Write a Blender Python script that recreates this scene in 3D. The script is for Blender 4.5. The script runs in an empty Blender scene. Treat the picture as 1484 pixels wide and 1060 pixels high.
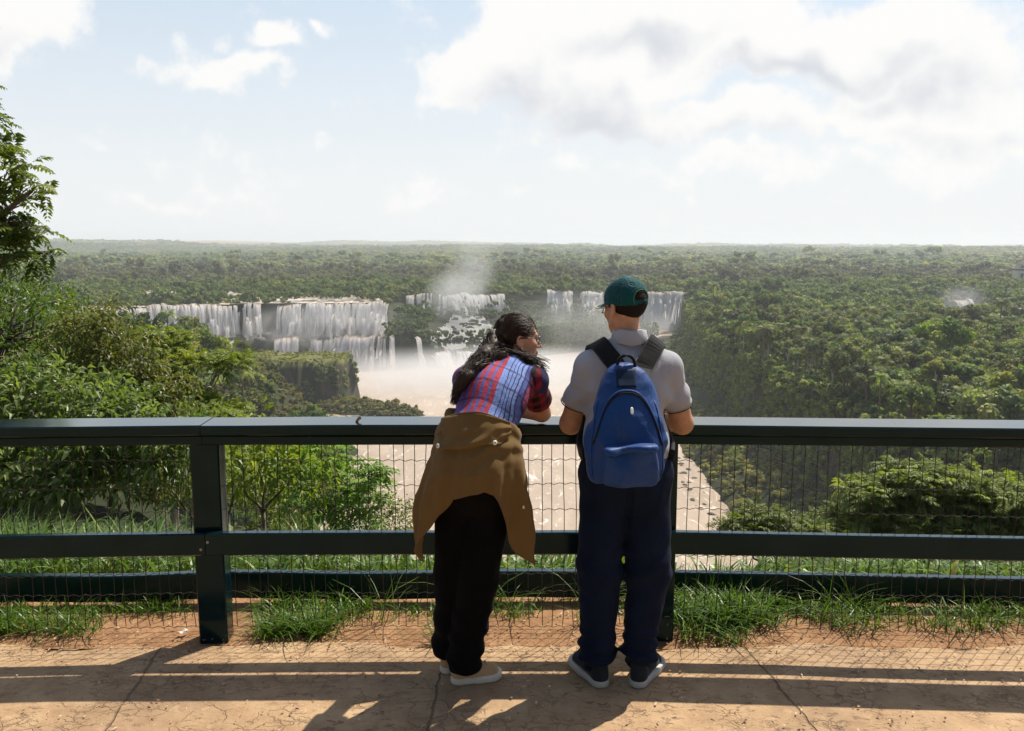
import bpy, math, random
import numpy as np
from math import radians, sin, cos, tan, pi, atan2, sqrt

random.seed(11)
RG = np.random.default_rng(11)
SC = bpy.context.scene
COL = SC.collection

# ------------------------------------------------------------------ camera model (used to read real positions off the photo)
CAM_H = 1.87
PITCH = radians(8.1)
FPX = 1250.0


def ray(px, py):
    u, v = (px - 742.0) / FPX, (py - 530.0) / FPX
    return np.array([u, cos(PITCH) - v * sin(PITCH), -sin(PITCH) - v * cos(PITCH)])


def at_y(px, py, Y):
    r = ray(px, py)
    return np.array([0, 0, CAM_H]) + r * (Y / r[1])


def at_z(px, py, Z):
    r = ray(px, py)
    return np.array([0, 0, CAM_H]) + r * ((Z - CAM_H) / r[2])


# ------------------------------------------------------------------ object helpers
def tag(o, label=None, cat=None, group=None, kind=None):
    if label: o['label'] = label
    if cat: o['category'] = cat
    if group: o['group'] = group
    if kind: o['kind'] = kind
    return o


def link(name, me, parent=None, loc=None):
    o = bpy.data.objects.new(name, me)
    COL.objects.link(o)
    if parent is not None: o.parent = parent
    if loc is not None: o.location = loc
    return o


def mesh_np(name, V, Fs, mats=(), smooth=False, fmat=None, attrs=None, uv=None):
    """V (n,3); Fs list of (m,k) index arrays of any k"""
    me = bpy.data.meshes.new(name)
    V = np.ascontiguousarray(V, dtype=np.float32)
    if isinstance(Fs, np.ndarray): Fs = [Fs]
    Fs = [np.asarray(f, dtype=np.int32) for f in Fs if len(f)]
    nl = sum(f.size for f in Fs); nf = sum(len(f) for f in Fs)
    me.vertices.add(len(V)); me.vertices.foreach_set('co', V.ravel())
    me.loops.add(nl); me.loops.foreach_set('vertex_index', np.concatenate([f.ravel() for f in Fs]))
    sizes = np.concatenate([np.full(len(f), f.shape[1], np.int32) for f in Fs])
    starts = np.concatenate([[0], np.cumsum(sizes)[:-1]]).astype(np.int32)
    me.polygons.add(nf)
    me.polygons.foreach_set('loop_start', starts)
    me.polygons.foreach_set('loop_total', sizes)
    if fmat is not None: me.polygons.foreach_set('material_index', np.asarray(fmat, np.int32))
    me.polygons.foreach_set('use_smooth', np.full(nf, bool(smooth)))
    for m in mats: me.materials.append(m)
    if attrs:
        for k, (dom, arr) in attrs.items():
            a = me.attributes.new(k, 'FLOAT', dom)
            a.data.foreach_set('value', np.asarray(arr, np.float32).ravel())
    me.update(calc_edges=True)
    return me


class MB:
    """collects pieces, builds one mesh"""
    def __init__(s): s.V = []; s.F = {}; s.n = 0; s.M = {}
    def add(s, V, F, m=0):
        V = np.asarray(V, float); F = np.asarray(F, np.int64)
        s.V.append(V)
        s.F.setdefault(F.shape[1], []).append(F + s.n)
        s.M.setdefault(F.shape[1], []).append(np.full(len(F), m))
        s.n += len(V)
    def box(s, c, h, R=None, m=0):
        c = np.asarray(c, float); h = np.asarray(h, float)
        P = np.array([[x, y, z] for x in (-1, 1) for y in (-1, 1) for z in (-1, 1)], float) * h
        if R is not None: P = P @ np.asarray(R).T
        s.add(P + c, [[0, 1, 3, 2], [4, 6, 7, 5], [0, 4, 5, 1], [2, 3, 7, 6], [0, 2, 6, 4], [1, 5, 7, 3]], m)
    def tube(s, P, r, k=6, m=0, caps=True):
        V, F = tube_np(P, r, k, caps)
        s.add(V, F, m)
    def mesh(s, name, mats, smooth=False, attrs=None):
        ks = list(s.F)
        Fs = [np.concatenate(s.F[k]) for k in ks]
        fm = np.concatenate([np.concatenate(s.M[k]) for k in ks])
        return mesh_np(name, np.concatenate(s.V), Fs, mats, smooth, fm, attrs)
    def build(s, name, mats, parent=None, smooth=False, loc=None):
        if not isinstance(mats, (list, tuple)): mats = [mats]
        return link(name, s.mesh(name, mats, smooth), parent, loc)


def unit(v):
    v = np.asarray(v, float)
    return v / np.maximum(np.linalg.norm(v, axis=-1, keepdims=True), 1e-9)


def tube_np(P, r, k=6, caps=True):
    P = np.asarray(P, float); n = len(P)
    r = np.broadcast_to(np.asarray(r, float), (n,))
    T = unit(np.gradient(P, axis=0))
    ref = np.array([0, 0, 1.0]) if abs(T[0][2]) < .9 else np.array([1.0, 0, 0])
    A = unit(np.cross(T, ref)); B = np.cross(T, A)
    a = np.arange(k) / k * 2 * pi
    V = (P[:, None] + r[:, None, None] * (np.cos(a)[None, :, None] * A[:, None] + np.sin(a)[None, :, None] * B[:, None])).reshape(-1, 3)
    i = np.arange(n - 1)[:, None] * k; j = np.arange(k)[None]; jn = (j + 1) % k
    F = np.stack([i + j, i + jn, i + k + jn, i + k + j], -1).reshape(-1, 4)
    if caps:
        V = np.concatenate([V, P[:1], P[-1:]])
        j = np.arange(k)
        c0 = np.stack([np.full(k, n * k), (j + 1) % k, j, j], -1)
        c1 = np.stack([np.full(k, n * k + 1), (n - 1) * k + j, (n - 1) * k + (j + 1) % k, (n - 1) * k + (j + 1) % k], -1)
        # triangles as quads would be degenerate; split faces instead
        tri = np.concatenate([c0[:, :3], c1[:, :3]])
        tri = np.concatenate([tri, tri[:, :1]], 1)
        # keep quads only: use tiny end point so the tube closes
        Pn = V[:-2].reshape(n, k, 3)
        e0 = P[0] + (Pn[0] - P[0]) * .02; e1 = P[-1] + (Pn[-1] - P[-1]) * .02
        V = np.concatenate([Pn.reshape(-1, 3), e0, e1])
        q0 = np.stack([n * k + j, n * k + (j + 1) % k, (j + 1) % k, j], -1)
        q1 = np.stack([(n - 1) * k + j, (n - 1) * k + (j + 1) % k, (n + 1) * k + (j + 1) % k, (n + 1) * k + j], -1)
        F = np.concatenate([F, q0, q1])
    return V, F


# ------------------------------------------------------------------ numpy value noise
def _h(ix, iy, iz, s):
    n = (ix * 374761393 + iy * 668265263 + iz * 2147483647 % 1274126177 + iz * 1274126177 + s * 974634777) & 0xffffffff
    n = ((n ^ (n >> 13)) * 1103515245) & 0xffffffff
    n = ((n ^ (n >> 16)) * 12345701) & 0xffffffff
    return ((n ^ (n >> 15)) & 0xffff) / 65535.0


def vnoise(x, y, z=0.0, s=0):
    x, y, z = np.broadcast_arrays(np.asarray(x, float), np.asarray(y, float), np.asarray(z, float))
    xi, yi, zi = np.floor(x), np.floor(y), np.floor(z)
    fx, fy, fz = x - xi, y - yi, z - zi
    fx, fy, fz = [f * f * f * (f * (f * 6 - 15) + 10) for f in (fx, fy, fz)]
    xi, yi, zi = [a.astype(np.int64) for a in (xi, yi, zi)]
    out = 0
    for dx in (0, 1):
        for dy in (0, 1):
            for dz in (0, 1):
                w = (fx if dx else 1 - fx) * (fy if dy else 1 - fy) * (fz if dz else 1 - fz)
                out = out + w * _h(xi + dx, yi + dy, zi + dz, s)
    return out * 2 - 1


def fbm(x, y, z=0.0, o=4, s=0):
    a, t, f = 1.0, 0.0, 1.0
    for i in range(o):
        t = t + a * vnoise(x * f, y * f, np.asarray(z) * f, s + i); a *= .5; f *= 2.03
    return t / 1.6


def sstep(a, b, x):
    t = np.clip((np.asarray(x, float) - a) / (b - a), 0, 1)
    return t * t * (3 - 2 * t)


# ------------------------------------------------------------------ node helpers
class NT:
    def __init__(s, tree): s.t = tree; s.x = 0
    def n(s, typ, ins=None, **props):
        nd = s.t.nodes.new(typ); s.x += 180; nd.location = (s.x, 0)
        for k, v in props.items(): setattr(nd, k, v)
        for k, v in (ins or {}).items():
            sock = nd.inputs[k]
            if isinstance(v, bpy.types.NodeSocket): s.t.links.new(v, sock)
            elif isinstance(v, bpy.types.Node): s.t.links.new(v.outputs[0], sock)
            else: sock.default_value = v
        return nd
    def math(s, op, a, b=None, c=None, clamp=False):
        ins = {0: a}
        if b is not None: ins[1] = b
        if c is not None: ins[2] = c
        return s.n('ShaderNodeMath', ins, operation=op, use_clamp=clamp).outputs[0]
    def vmath(s, op, a, b=None, scale=None):
        ins = {0: a}
        if b is not None: ins[1] = b
        nd = s.n('ShaderNodeVectorMath', ins, operation=op)
        if scale is not None: nd.inputs['Scale'].default_value = scale
        return nd.outputs['Value'] if op in ('LENGTH', 'DOT_PRODUCT', 'DISTANCE') else nd.outputs[0]
    def mapr(s, x, a, b, c=0.0, d=1.0, smooth=True):
        return s.n('ShaderNodeMapRange', {0: x, 1: a, 2: b, 3: c, 4: d}, interpolation_type='SMOOTHSTEP' if smooth else 'LINEAR').outputs[0]
    def mix(s, f, a, b, mode='MIX'):
        nd = s.n('ShaderNodeMix', {0: f}, data_type='RGBA', blend_type=mode)
        for i, v in ((6, a), (7, b)):
            if isinstance(v, (tuple, list)): nd.inputs[i].default_value = tuple(v) + ((1,) if len(v) == 3 else ())
            else: s.t.links.new(v, nd.inputs[i])
        return nd.outputs[2]
    def noise(s, vec, scale, detail=3, rough=.5, dist=0.0, out=0):
        ins = {'Scale': scale, 'Detail': detail, 'Roughness': rough, 'Distortion': dist}
        if vec is not None: ins['Vector'] = vec
        return s.n('ShaderNodeTexNoise', ins).outputs[out]
    def ramp(s, f, stops, interp='LINEAR'):
        nd = s.n('ShaderNodeValToRGB', {0: f}); cr = nd.color_ramp; cr.interpolation = interp
        while len(cr.elements) < len(stops): cr.elements.new(.5)
        for e, (p, c) in zip(cr.elements, stops):
            e.position = p; e.color = tuple(c) + ((1,) if len(c) == 3 else ())
        return nd.outputs[0]
    def obj(s): return s.n('ShaderNodeTexCoord').outputs['Object']
    def pos(s): return s.n('ShaderNodeNewGeometry').outputs['Position']
    def scale(s, v, xyz): return s.n('ShaderNodeMapping', {'Vector': v, 'Scale': xyz}).outputs[0]
    def bump(s, h, strength=.3, dist=.01): return s.n('ShaderNodeBump', {'Height': h, 'Strength': strength, 'Distance': dist}).outputs[0]


def new_mat(name):
    m = bpy.data.materials.new(name); m.use_nodes = True
    m.node_tree.nodes.clear()
    return m, NT(m.node_tree)


def out(N, shader, vol=None):
    o = N.n('ShaderNodeOutputMaterial')
    if shader is not None: N.t.links.new(shader if isinstance(shader, bpy.types.NodeSocket) else shader.outputs[0], o.inputs[0])
    if vol is not None: N.t.links.new(vol.outputs[0], o.inputs[1])


def bsdf(N, col, rough=.7, normal=None, **kw):
    ins = {'Roughness': rough}
    if isinstance(col, (tuple, list)): ins['Base Color'] = tuple(col) + ((1,) if len(col) == 3 else ())
    else: ins['Base Color'] = col
    if normal is not None: ins['Normal'] = normal
    for k, v in kw.items(): ins[k] = v
    return N.n('ShaderNodeBsdfPrincipled', ins)


def simple(name, col, rough=.7, var=.15, scale=30, bump=.0, bscale=200, bdist=.002, spec=.5, metal=0.0):
    """one-colour material with a little real mottling and surface grain"""
    m, N = new_mat(name)
    v = N.obj()
    n = N.noise(v, scale, 4)
    c = N.mix(n, tuple(np.array(col) * (1 - var)), tuple(np.minimum(np.array(col) * (1 + var), 1)))
    nm = N.bump(N.noise(v, bscale, 3), bump, bdist) if bump else None
    out(N, bsdf(N, c, rough, nm, **{'Specular IOR Level': spec, 'Metallic': metal}))
    return m


def leaf_mat(name, stops, trans=.35, rough=.5, spec=.35, tcol=(1.25, 1.35, .6), attr='tint'):
    """leaf: colour runs over stops by the face's tint attribute and a per-object random; lets sun through"""
    m, N = new_mat(name)
    a = N.n('ShaderNodeAttribute', attribute_name=attr).outputs['Fac']
    c = N.ramp(a, stops)
    rnd = N.n('ShaderNodeObjectInfo').outputs['Random']
    hsv = N.n('ShaderNodeHueSaturation', {'Hue': N.mapr(rnd, 0, 1, .466, .512, False), 'Value': N.mapr(N.math('FRACT', N.math('MULTIPLY', rnd, 7.31)), 0, 1, .6, 1.45, False), 'Saturation': N.mapr(N.math('FRACT', N.math('MULTIPLY', rnd, 3.77)), 0, 1, .8, 1.08, False), 'Color': c}).outputs[0]
    p = bsdf(N, hsv, rough, **{'Specular IOR Level': spec})
    t = N.n('ShaderNodeBsdfTranslucent', {'Color': N.mix(1.0, hsv, tcol, 'MULTIPLY')})
    s = N.n('ShaderNodeMixShader', {0: trans, 1: p.outputs[0], 2: t.outputs[0]})
    out(N, s)
    return m


# ------------------------------------------------------------------ camera, sun, sky
SUN_EL, SUN_AZ = radians(56), radians(43)     # azimuth to the right of the view
cam = bpy.data.cameras.new('camera'); CAM = bpy.data.objects.new('camera', cam); COL.objects.link(CAM)
CAM.location = (0, 0, CAM_H); CAM.rotation_euler = (radians(90) - PITCH, 0, 0)
cam.sensor_width = 36; cam.lens = 36 * FPX / 1484; cam.clip_start = .05; cam.clip_end = 40000
SC.camera = CAM

sl = bpy.data.lights.new('sun', 'SUN'); SUN = bpy.data.objects.new('sun', sl); COL.objects.link(SUN)
sl.energy = 5.0; sl.angle = radians(.5); sl.color = (1, .93, .80)
SUN.rotation_euler = (radians(90) - SUN_EL, 0, pi - SUN_AZ)     # shines from the azimuth SUN_AZ (clockwise from +Y)

W = bpy.data.worlds.new('World'); SC.world = W; W.use_nodes = True
W.node_tree.nodes.clear()


def cloud_blobs(N, dw, blobs):
    tot = None
    for (px, py, rx, ry, am) in blobs:
        c = unit(ray(px, py))
        q = N.vmath('MULTIPLY_ADD', dw, (FPX / rx, FPX / rx, FPX / ry)); q.node.inputs[2].default_value = (-c[0] * FPX / rx, -c[1] * FPX / rx, -c[2] * FPX / ry)
        v = N.math('MULTIPLY_ADD', N.vmath('LENGTH', q), -am * .85, am)
        tot = v if tot is None else N.math('SMOOTH_MAX', tot, v, .15)
    return tot


BLOBS = [(20, 20, 85, 48, 1), (385, 66, 62, 22, .62), (315, 112, 100, 26, .62), (468, 44, 34, 13, .4), (472, 207, 28, 13, .55), (120, 200, 34, 12, .35),
         (690, 95, 75, 65, 1), (765, 70, 110, 110, 1), (850, 110, 140, 85, 1), (930, 50, 170, 80, 1), (1070, 30, 120, 70, 1), (1190, 60, 180, 55, 1), (1330, 90, 135, 75, 1), (1405, 150, 85, 75, 1),
         (1060, 172, 190, 36, .8), (1235, 175, 70, 32, .6), (1350, 180, 100, 55, .8), (1465, 195, 70, 28, .7),
         (335, 262, 60, 40, .35), (820, 250, 70, 22, .4), (1050, 235, 160, 30, .4), (600, 270, 90, 30, .3), (1300, 240, 130, 26, .35), (230, 290, 150, 26, .3)]
N = NT(W.node_tree)
sky = N.n('ShaderNodeTexSky', sky_type='NISHITA', sun_disc=False, sun_elevation=SUN_EL, sun_rotation=SUN_AZ, altitude=300, air_density=1.0, dust_density=2.2, ozone_density=1.0)
gd = N.n('ShaderNodeTexCoord').outputs['Generated']
sep = N.n('ShaderNodeSeparateXYZ', {0: gd}).outputs
dw = N.vmath('ADD', gd, N.vmath('SCALE', N.vmath('SUBTRACT', N.noise(gd, 11, 2, .55, out=1), (.5, .5, .5)), scale=.12))
det = N.math('MULTIPLY_ADD', N.noise(gd, 22, 7, .66), 1.05, -.525)
f = N.noise(N.scale(gd, (1, 1, 2.2)), 3.2, 4, .6)
D0 = N.math('MAXIMUM', cloud_blobs(N, dw, BLOBS), N.math('MULTIPLY', N.mapr(f, .5, .75), N.mapr(sep[1], .62, .3)))
D0 = N.math('ADD', D0, det)
# flat grey undersides: further cloud towards the sun takes the light
GREY = [(745, 150, 80, 55, .8), (860, 175, 130, 45, .9), (930, 62, 130, 26, .7), (1180, 98, 160, 26, .8), (1330, 130, 110, 30, .6), (1060, 200, 150, 20, .4), (40, 62, 60, 18, .4), (1380, 200, 90, 22, .4)]
D1 = N.math('MULTIPLY_ADD', det, -.9, cloud_blobs(N, dw, GREY))
alpha = N.mapr(D0, .05, .38)
shade = N.mapr(D1, -.05, .85)
cloud = N.mix(shade, (7.35, 7.3, 7.2), (5.3, 5.5, 5.85))
# the air near the horizon and round the sun is thick and pale
pale = N.math('MAXIMUM', N.mapr(sep[2], .36, -.02), 0.0)
fwd = N.mapr(sep[1], -.2, .75)
veil = N.math('MULTIPLY', N.math('MULTIPLY_ADD', pale, .36, .62), fwd)
base = N.mix(veil, sky.outputs[0], N.mix(pale, (5.5, 6.4, 7.1), (6.8, 6.9, 6.95)))
col = N.mix(N.math('MULTIPLY', alpha, N.math('MULTIPLY_ADD', fwd, .75, .25)), base, cloud)
bg = N.n('ShaderNodeBackground', {'Color': col, 'Strength': .095})
N.n('ShaderNodeOutputWorld', {0: bg.outputs[0]})

SC.view_settings.view_transform = 'Standard'; SC.view_settings.look = 'None'
SC.view_settings.exposure = 0.5; SC.view_settings.gamma = 1
SC.cycles.max_bounces = 6; SC.cycles.diffuse_bounces = 3; SC.cycles.glossy_bounces = 2; SC.cycles.transmission_bounces = 4
SC.cycles.transparent_max_bounces = 8; SC.cycles.volume_bounces = 1
SC.cycles.sample_clamp_indirect = 6

# ================================================================== LAND: one ground sheet, gorge, falls, water
def poly_sd(x, y, P):
    """signed distance to polygon, positive inside"""
    P = np.asarray(P, float); x = np.asarray(x, float); y = np.asarray(y, float)
    d2 = np.full(x.shape, 1e18); ins = np.zeros(x.shape, bool)
    for (ax, ay), (bx, by) in zip(P, np.roll(P, -1, 0)):
        ex, ey = bx - ax, by - ay
        t = np.clip(((x - ax) * ex + (y - ay) * ey) / (ex * ex + ey * ey), 0, 1)
        d2 = np.minimum(d2, (x - ax - t * ex) ** 2 + (y - ay - t * ey) ** 2)
        if ay != by:
            c = ((ay > y) != (by > y)) & (x < (bx - ax) * (y - ay) / (by - ay) + ax)
            ins ^= c
    return np.where(ins, 1, -1) * np.sqrt(d2)


RIM = [(420, 150), (250, 168), (160, 182), (125, 197), (112, 215), (110, 255), (110, 320), (112, 400), (118, 500), (128, 600), (145, 700), (158, 780), (166, 838),
       (128, 842), (118, 834), (95, 838), (66, 842), (60, 836), (34, 840), (20, 822), (-20, 812), (-60, 798), (-95, 798), (-101, 760), (-97, 700),
       (-100, 693), (-150, 690), (-190, 686), (-198, 680), (-232, 672), (-270, 655), (-310, 632), (-345, 600), (-362, 560), (-330, 528), (-255, 508), (-195, 492),
       (-150, 464), (-108, 440), (-72, 400), (-66, 330), (-60, 250), (-60, 110)]
LOW = [(420, 146), (250, 163), (155, 176), (119, 192), (107, 212), (105, 253), (105, 320), (106, 400), (111, 500), (116, 600), (126, 690), (128, 750), (118, 772),
       (60, 768), (25, 740), (-5, 708), (-30, 692), (-62, 674), (-98, 664), (-150, 664), (-190, 657), (-230, 645), (-268, 628), (-300, 606), (-330, 578), (-335, 550), (-322, 530), (-255, 510), (-190, 502),
       (-114, 480), (-77, 456), (-71, 400), (-65, 330), (-59, 250), (-59, 110)]
PROMO = [(-185, 545), (-104, 537), (-100, 522), (-103, 508), (-150, 496), (-190, 500)]
WATER_Z = -95.0
BRINK = -46.0


def land_h(x, y):
    x, y = np.broadcast_arrays(np.asarray(x, float), np.asarray(y, float))
    wob = 3.0 * fbm(x / 23, y / 23, 0, 3, 5)
    d1 = poly_sd(x + wob, y + 2.2 * fbm(x / 19, y / 19, 7, 3, 6), RIM)
    d2 = poly_sd(x + wob * .8, y + 2.0 * fbm(x / 17, y / 17, 3, 3, 8), LOW)
    r = np.hypot(x, y)
    plat = -54 + 2.5 * fbm(x / 130, y / 130, 0, 3, 1) + sstep(2200, 5200, r) * (28 + (30 + 34 * sstep(4500, 6500, r)) * fbm(x / 1300, y / 2600, 0, 3, 2)) + sstep(900, 2200, r) * 5
    # river above the falls lies in a shallow bed behind the rim
    up = sstep(-470, -420, x) * sstep(20, -40, x - (-100)) * sstep(660, 690, y + .25 * (x + 100)) * (1 - sstep(850, 905, y))
    plat = np.where(up > 0, plat * (1 - up) + up * (-47.0 + 1.1 * fbm(x / 14, y / 9, 0, 3, 9)), plat)
    # a side ravine in the right-hand forest with its own small falls
    tx, ty = x - 300, y - 560
    al = np.clip((tx * 85 + ty * 180) / (85 ** 2 + 180 ** 2), -.1, 1); dr = np.hypot(tx - al * 85, ty - al * 180)
    plat = plat - (7 + 12 * np.clip(al, 0, 1)) * sstep(34, 14, dr)
    # ledges below the first drop
    t = np.clip(d1 / np.maximum(d1 - d2, .5), 0, 1)
    ledge = np.where(x < -98, -69 - 6 * t, -60 - 9 * t)
    ledge = np.where(x > 5, -60 - 26 * t, ledge)
    ledge = np.where((x > 100) & (y > 690), -80 - 4 * t, ledge)
    rz = np.exp(-np.clip(np.abs((x + 36) / 30), 0, 3) ** 4); ledge = ledge - rz * (x > -98) * 17 * np.clip(t, 0, 1) ** 1.2
    ledge = ledge + 1.8 * fbm(x / 11, y / 11, 0, 3, 4)
    tw_ = np.where(y < 470, 36, 22); talus = -82 - sstep(0, 1, d2 / tw_) * 17 + 2.2 * fbm(x / 9, y / 9, 0, 3, 3) * sstep(40, 14, d2)
    talus = np.where((y > 560) | (x < -20), -99, talus)
    z = np.where(d1 > 0, np.where(d2 > 0, talus, ledge), plat)
    # edges of the drops
    z = np.where((d1 > 0) & (d1 < 1.5) & (d2 <= 0), plat + (ledge - plat) * (d1 / 1.5), z)
    # left bank is a wooded slope, not a cliff
    lw = sstep(-45, -62, x) * (1 - sstep(478, 520, y + .25 * (x + 100)))
    slope = np.minimum(-97 + np.clip(-d1, 0, 300) * 1.05 + 3 * fbm(x / 25, y / 25, 0, 3, 12), -50 + np.clip(-d1 - 60, 0, 400) * .06)
    slope = np.where(d1 > 0, -97 - np.clip(d1, 0, 6) * .4, slope)
    z = z * (1 - lw) + lw * np.minimum(slope, 0)
    # promontory with a flat grassy top and its rubble
    dp = poly_sd(x + wob * 1.3 + 2.5 * fbm(x / 7, y / 7, 2, 3, 15), y + wob * 1.1 + 2.5 * fbm(x / 6, y / 6, 5, 3, 16), PROMO)
    pz = -67.8 + 2.4 * fbm(x / 14, y / 14, 0, 3, 13)
    z = np.where(dp > 0, np.maximum(z, pz), np.where(dp > -2.5, np.maximum(z, pz + (dp / 2.5) * 24), z))
    rub = -97 + 8.5 * np.exp(-((x + 95) / 22) ** 2 - ((y - 497) / 13) ** 2) + 7.0 * np.exp(-((x + 66) / 16) ** 2 - ((y - 482) / 9) ** 2)
    rub = np.maximum(rub, -98 + 10 * np.exp(-((x + 140) / 30) ** 2 - ((y - 490) / 13) ** 2))
    rub = rub + 1.5 * fbm(x / 6, y / 6, 0, 3, 14)
    z = np.where((y > 440) & (y < 530) & (x > -190) & (x < -35), np.maximum(z, np.where(rub > -96, rub, -99)), z)
    # our own hill
    az = np.degrees(np.arctan2(x, np.maximum(y, .1)))
    s = .52 - .30 * sstep(-17, -25, az) - .10 * sstep(18, 26, az) * sstep(60, 25, y)
    yy = y + .02 * np.abs(x)
    hill = np.where(yy < 4.5, 0, -.5 * sstep(4.4, 6.2, yy) - np.clip(yy - 5.6, 0, None) * s)
    hill = hill + np.where(yy > 4.3, np.clip((yy - 4.3) / 3, 0, 1) * .12 * fbm(x / .8, y / .8, 0, 3, 20) + np.clip((yy - 8) / 30, 0, 1) * 1.2 * fbm(x / 7, y / 7, 0, 3, 21), 0)
    hill = np.where(y < 60, hill, hill - np.clip(y - 60, 0, None) * .12)
    near = 1 - sstep(160, 215, y)
    return np.where(near > 0, np.maximum(z * 1.0, hill), z)


def axis(parts):
    a = np.concatenate([np.asarray(p, float) for p in parts])
    return np.unique(np.round(a, 3))


def grow(a, b, s, g):
    o = [a]
    while o[-1] < b: o.append(o[-1] + s); s *= g
    return o


GX = axis([np.arange(-12, 12.01, .3), np.arange(-60, 60, 2.5), np.arange(-420, 421, 3.0), grow(420, 9600, 12, 1.09), -np.array(grow(420, 9600, 12, 1.09))])
GY = axis([np.arange(-8, 14.01, .3), np.arange(14, 62, 1.6), np.arange(62, 920, 3.0), grow(920, 10500, 12, 1.05), [-400, -150, -60, -25, -14]])
XX, YY = np.meshgrid(GX, GY)
ZZ = land_h(XX, YY)
ZZ = np.where((YY < 3.95) & (YY > -20), -.03, ZZ)
nx, ny = len(GX), len(GY)
ii = (np.arange(ny - 1)[:, None] * nx + np.arange(nx - 1)[None]).ravel()
GF = np.stack([ii, ii + 1, ii + nx + 1, ii + nx], -1)


def hz(x, y): return land_h(np.atleast_1d(np.asarray(x, float)), np.atleast_1d(np.asarray(y, float)))


def ground_mat():
    m, N = new_mat('ground_earth')
    p = N.pos()
    geo = N.n('ShaderNodeNewGeometry')
    nz = N.n('ShaderNodeSeparateXYZ', {0: geo.outputs['Normal']}).outputs[2]
    sp = N.n('ShaderNodeSeparateXYZ', {0: p}).outputs
    n1 = N.noise(p, .05, 5); n2 = N.noise(p, .6, 4); n3 = N.noise(p, 9, 5, .65); n4 = N.noise(p, 70, 4)
    forest = N.ramp(n1, [(.3, (.012, .018, .006)), (.55, (.024, .030, .010)), (.75, (.045, .042, .018))])
    meadow = N.ramp(n2, [(.3, (.07, .085, .02)), (.7, (.15, .14, .045))])
    pm = N.math('MULTIPLY', N.mapr(N.n('ShaderNodeVectorMath', {0: p, 1: (-135, 520, -67)}, operation='DISTANCE').outputs['Value'], 60, 50), N.mapr(sp[2], -72, -69))
    g = N.mix(pm, forest, meadow)
    rk = N.noise(N.scale(p, (.35, .35, .05)), 1.0, 5, .65)
    rock = N.ramp(rk, [(.3, (.016, .014, .012)), (.5, (.055, .042, .032)), (.65, (.10, .07, .05)), (.75, (.035, .045, .018))])
    g = N.mix(N.mapr(nz, .62, .42), g, rock)
    soil = N.ramp(n3, [(.25, (.17, .085, .04)), (.5, (.27, .145, .072)), (.75, (.36, .21, .11))])
    soil = N.mix(N.mapr(n4, .55, .8), soil, (.14, .09, .045))
    g = N.mix(N.mapr(sp[2], -.45, -.12), g, soil)
    h = N.math('ADD', N.math('MULTIPLY', n3, .02), N.math('MULTIPLY', n4, .006))
    out(N, bsdf(N, g, .9, N.bump(h, .8, 1.0), **{'Specular IOR Level': .2}))
    return m


GROUND = link('ground', mesh_np('ground', np.stack([XX.ravel(), YY.ravel(), ZZ.ravel()], -1), GF, [ground_mat()], True))
tag(GROUND, kind='structure')


# ------------------------------------------------------------------ water
def water_mat(name='muddy_water', lo=.56, hi=.68):
    m, N = new_mat(name)
    p = N.pos()
    n = N.noise(N.scale(p, (.05, .022, .05)), 1.0, 5, .6, 1.5)
    f = N.noise(N.scale(p, (.16, .05, .1)), 1.0, 6, .7, 2.5)
    c = N.ramp(n, [(.3, (.29, .215, .15)), (.7, (.41, .315, .235))])
    c = N.mix(N.math('MULTIPLY', N.mapr(f, lo, hi), .8), c, (.78, .70, .62))
    b = N.noise(N.scale(p, (.6, .35, .5)), 1.0, 4)
    out(N, bsdf(N, c, .38, N.bump(N.math('ADD', b, f), .35, .6), **{'Specular IOR Level': .4}))
    return m


WM = water_mat()
wx, wy = np.meshgrid(np.linspace(-350, 420, 60), np.linspace(115, 800, 60))
i = (np.arange(59)[:, None] * 60 + np.arange(59)[None]).ravel()
river = link('river_water', mesh_np('river_water', np.stack([wx.ravel(), wy.ravel(), np.full(wx.size, WATER_Z)], -1), np.stack([i, i + 1, i + 61, i + 60], -1), [WM], True))
tag(river, kind='structure')
UPX, UPY = np.meshgrid(np.arange(-470, -106, 4.0), np.arange(560, 912, 4.0))
upz = np.full(UPX.shape, BRINK) + .15 * fbm(UPX / 6, UPY / 3, 0, 3, 31)
upz = np.where(poly_sd(UPX, UPY, RIM) > -1.0, np.nan, upz)
a, b = UPX.shape
i = (np.arange(a - 1)[:, None] * b + np.arange(b - 1)[None]).ravel()
Fq = np.stack([i, i + 1, i + b + 1, i + b], -1)
ok = ~np.isnan(upz.ravel())[Fq].any(1)
upr = link('upper_river_water', mesh_np('upper_river_water', np.stack([UPX.ravel(), UPY.ravel(), np.nan_to_num(upz.ravel(), nan=BRINK)], -1), Fq[ok], [water_mat('foaming_shallows', .36, .56)], True))
tag(upr, kind='structure')


# ------------------------------------------------------------------ falls
def fall_mat():
    m, N = new_mat('falling_water')
    p = N.pos()
    a = N.n('ShaderNodeAttribute', attribute_name='tint').outputs['Fac']     # 0 at the brink .. 1 broken white
    st = N.noise(N.scale(p, (1.6, 1.6, .06)), 1.0, 5, .7)
    c = N.mix(N.mapr(a, 0, .45), (.66, .52, .38), (.96, .95, .94))
    c = N.mix(N.mapr(st, .52, .68), c, N.mix(a, (.50, .38, .28), (.84, .82, .80)))
    pb = bsdf(N, c, .75, N.bump(st, .5, .8), **{'Specular IOR Level': .3})
    t = N.n('ShaderNodeBsdfTranslucent', {'Color': c})
    out(N, N.n('ShaderNodeMixShader', {0: .72, 1: pb.outputs[0], 2: t.outputs[0]}))
    return m


FM = fall_mat()


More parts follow.
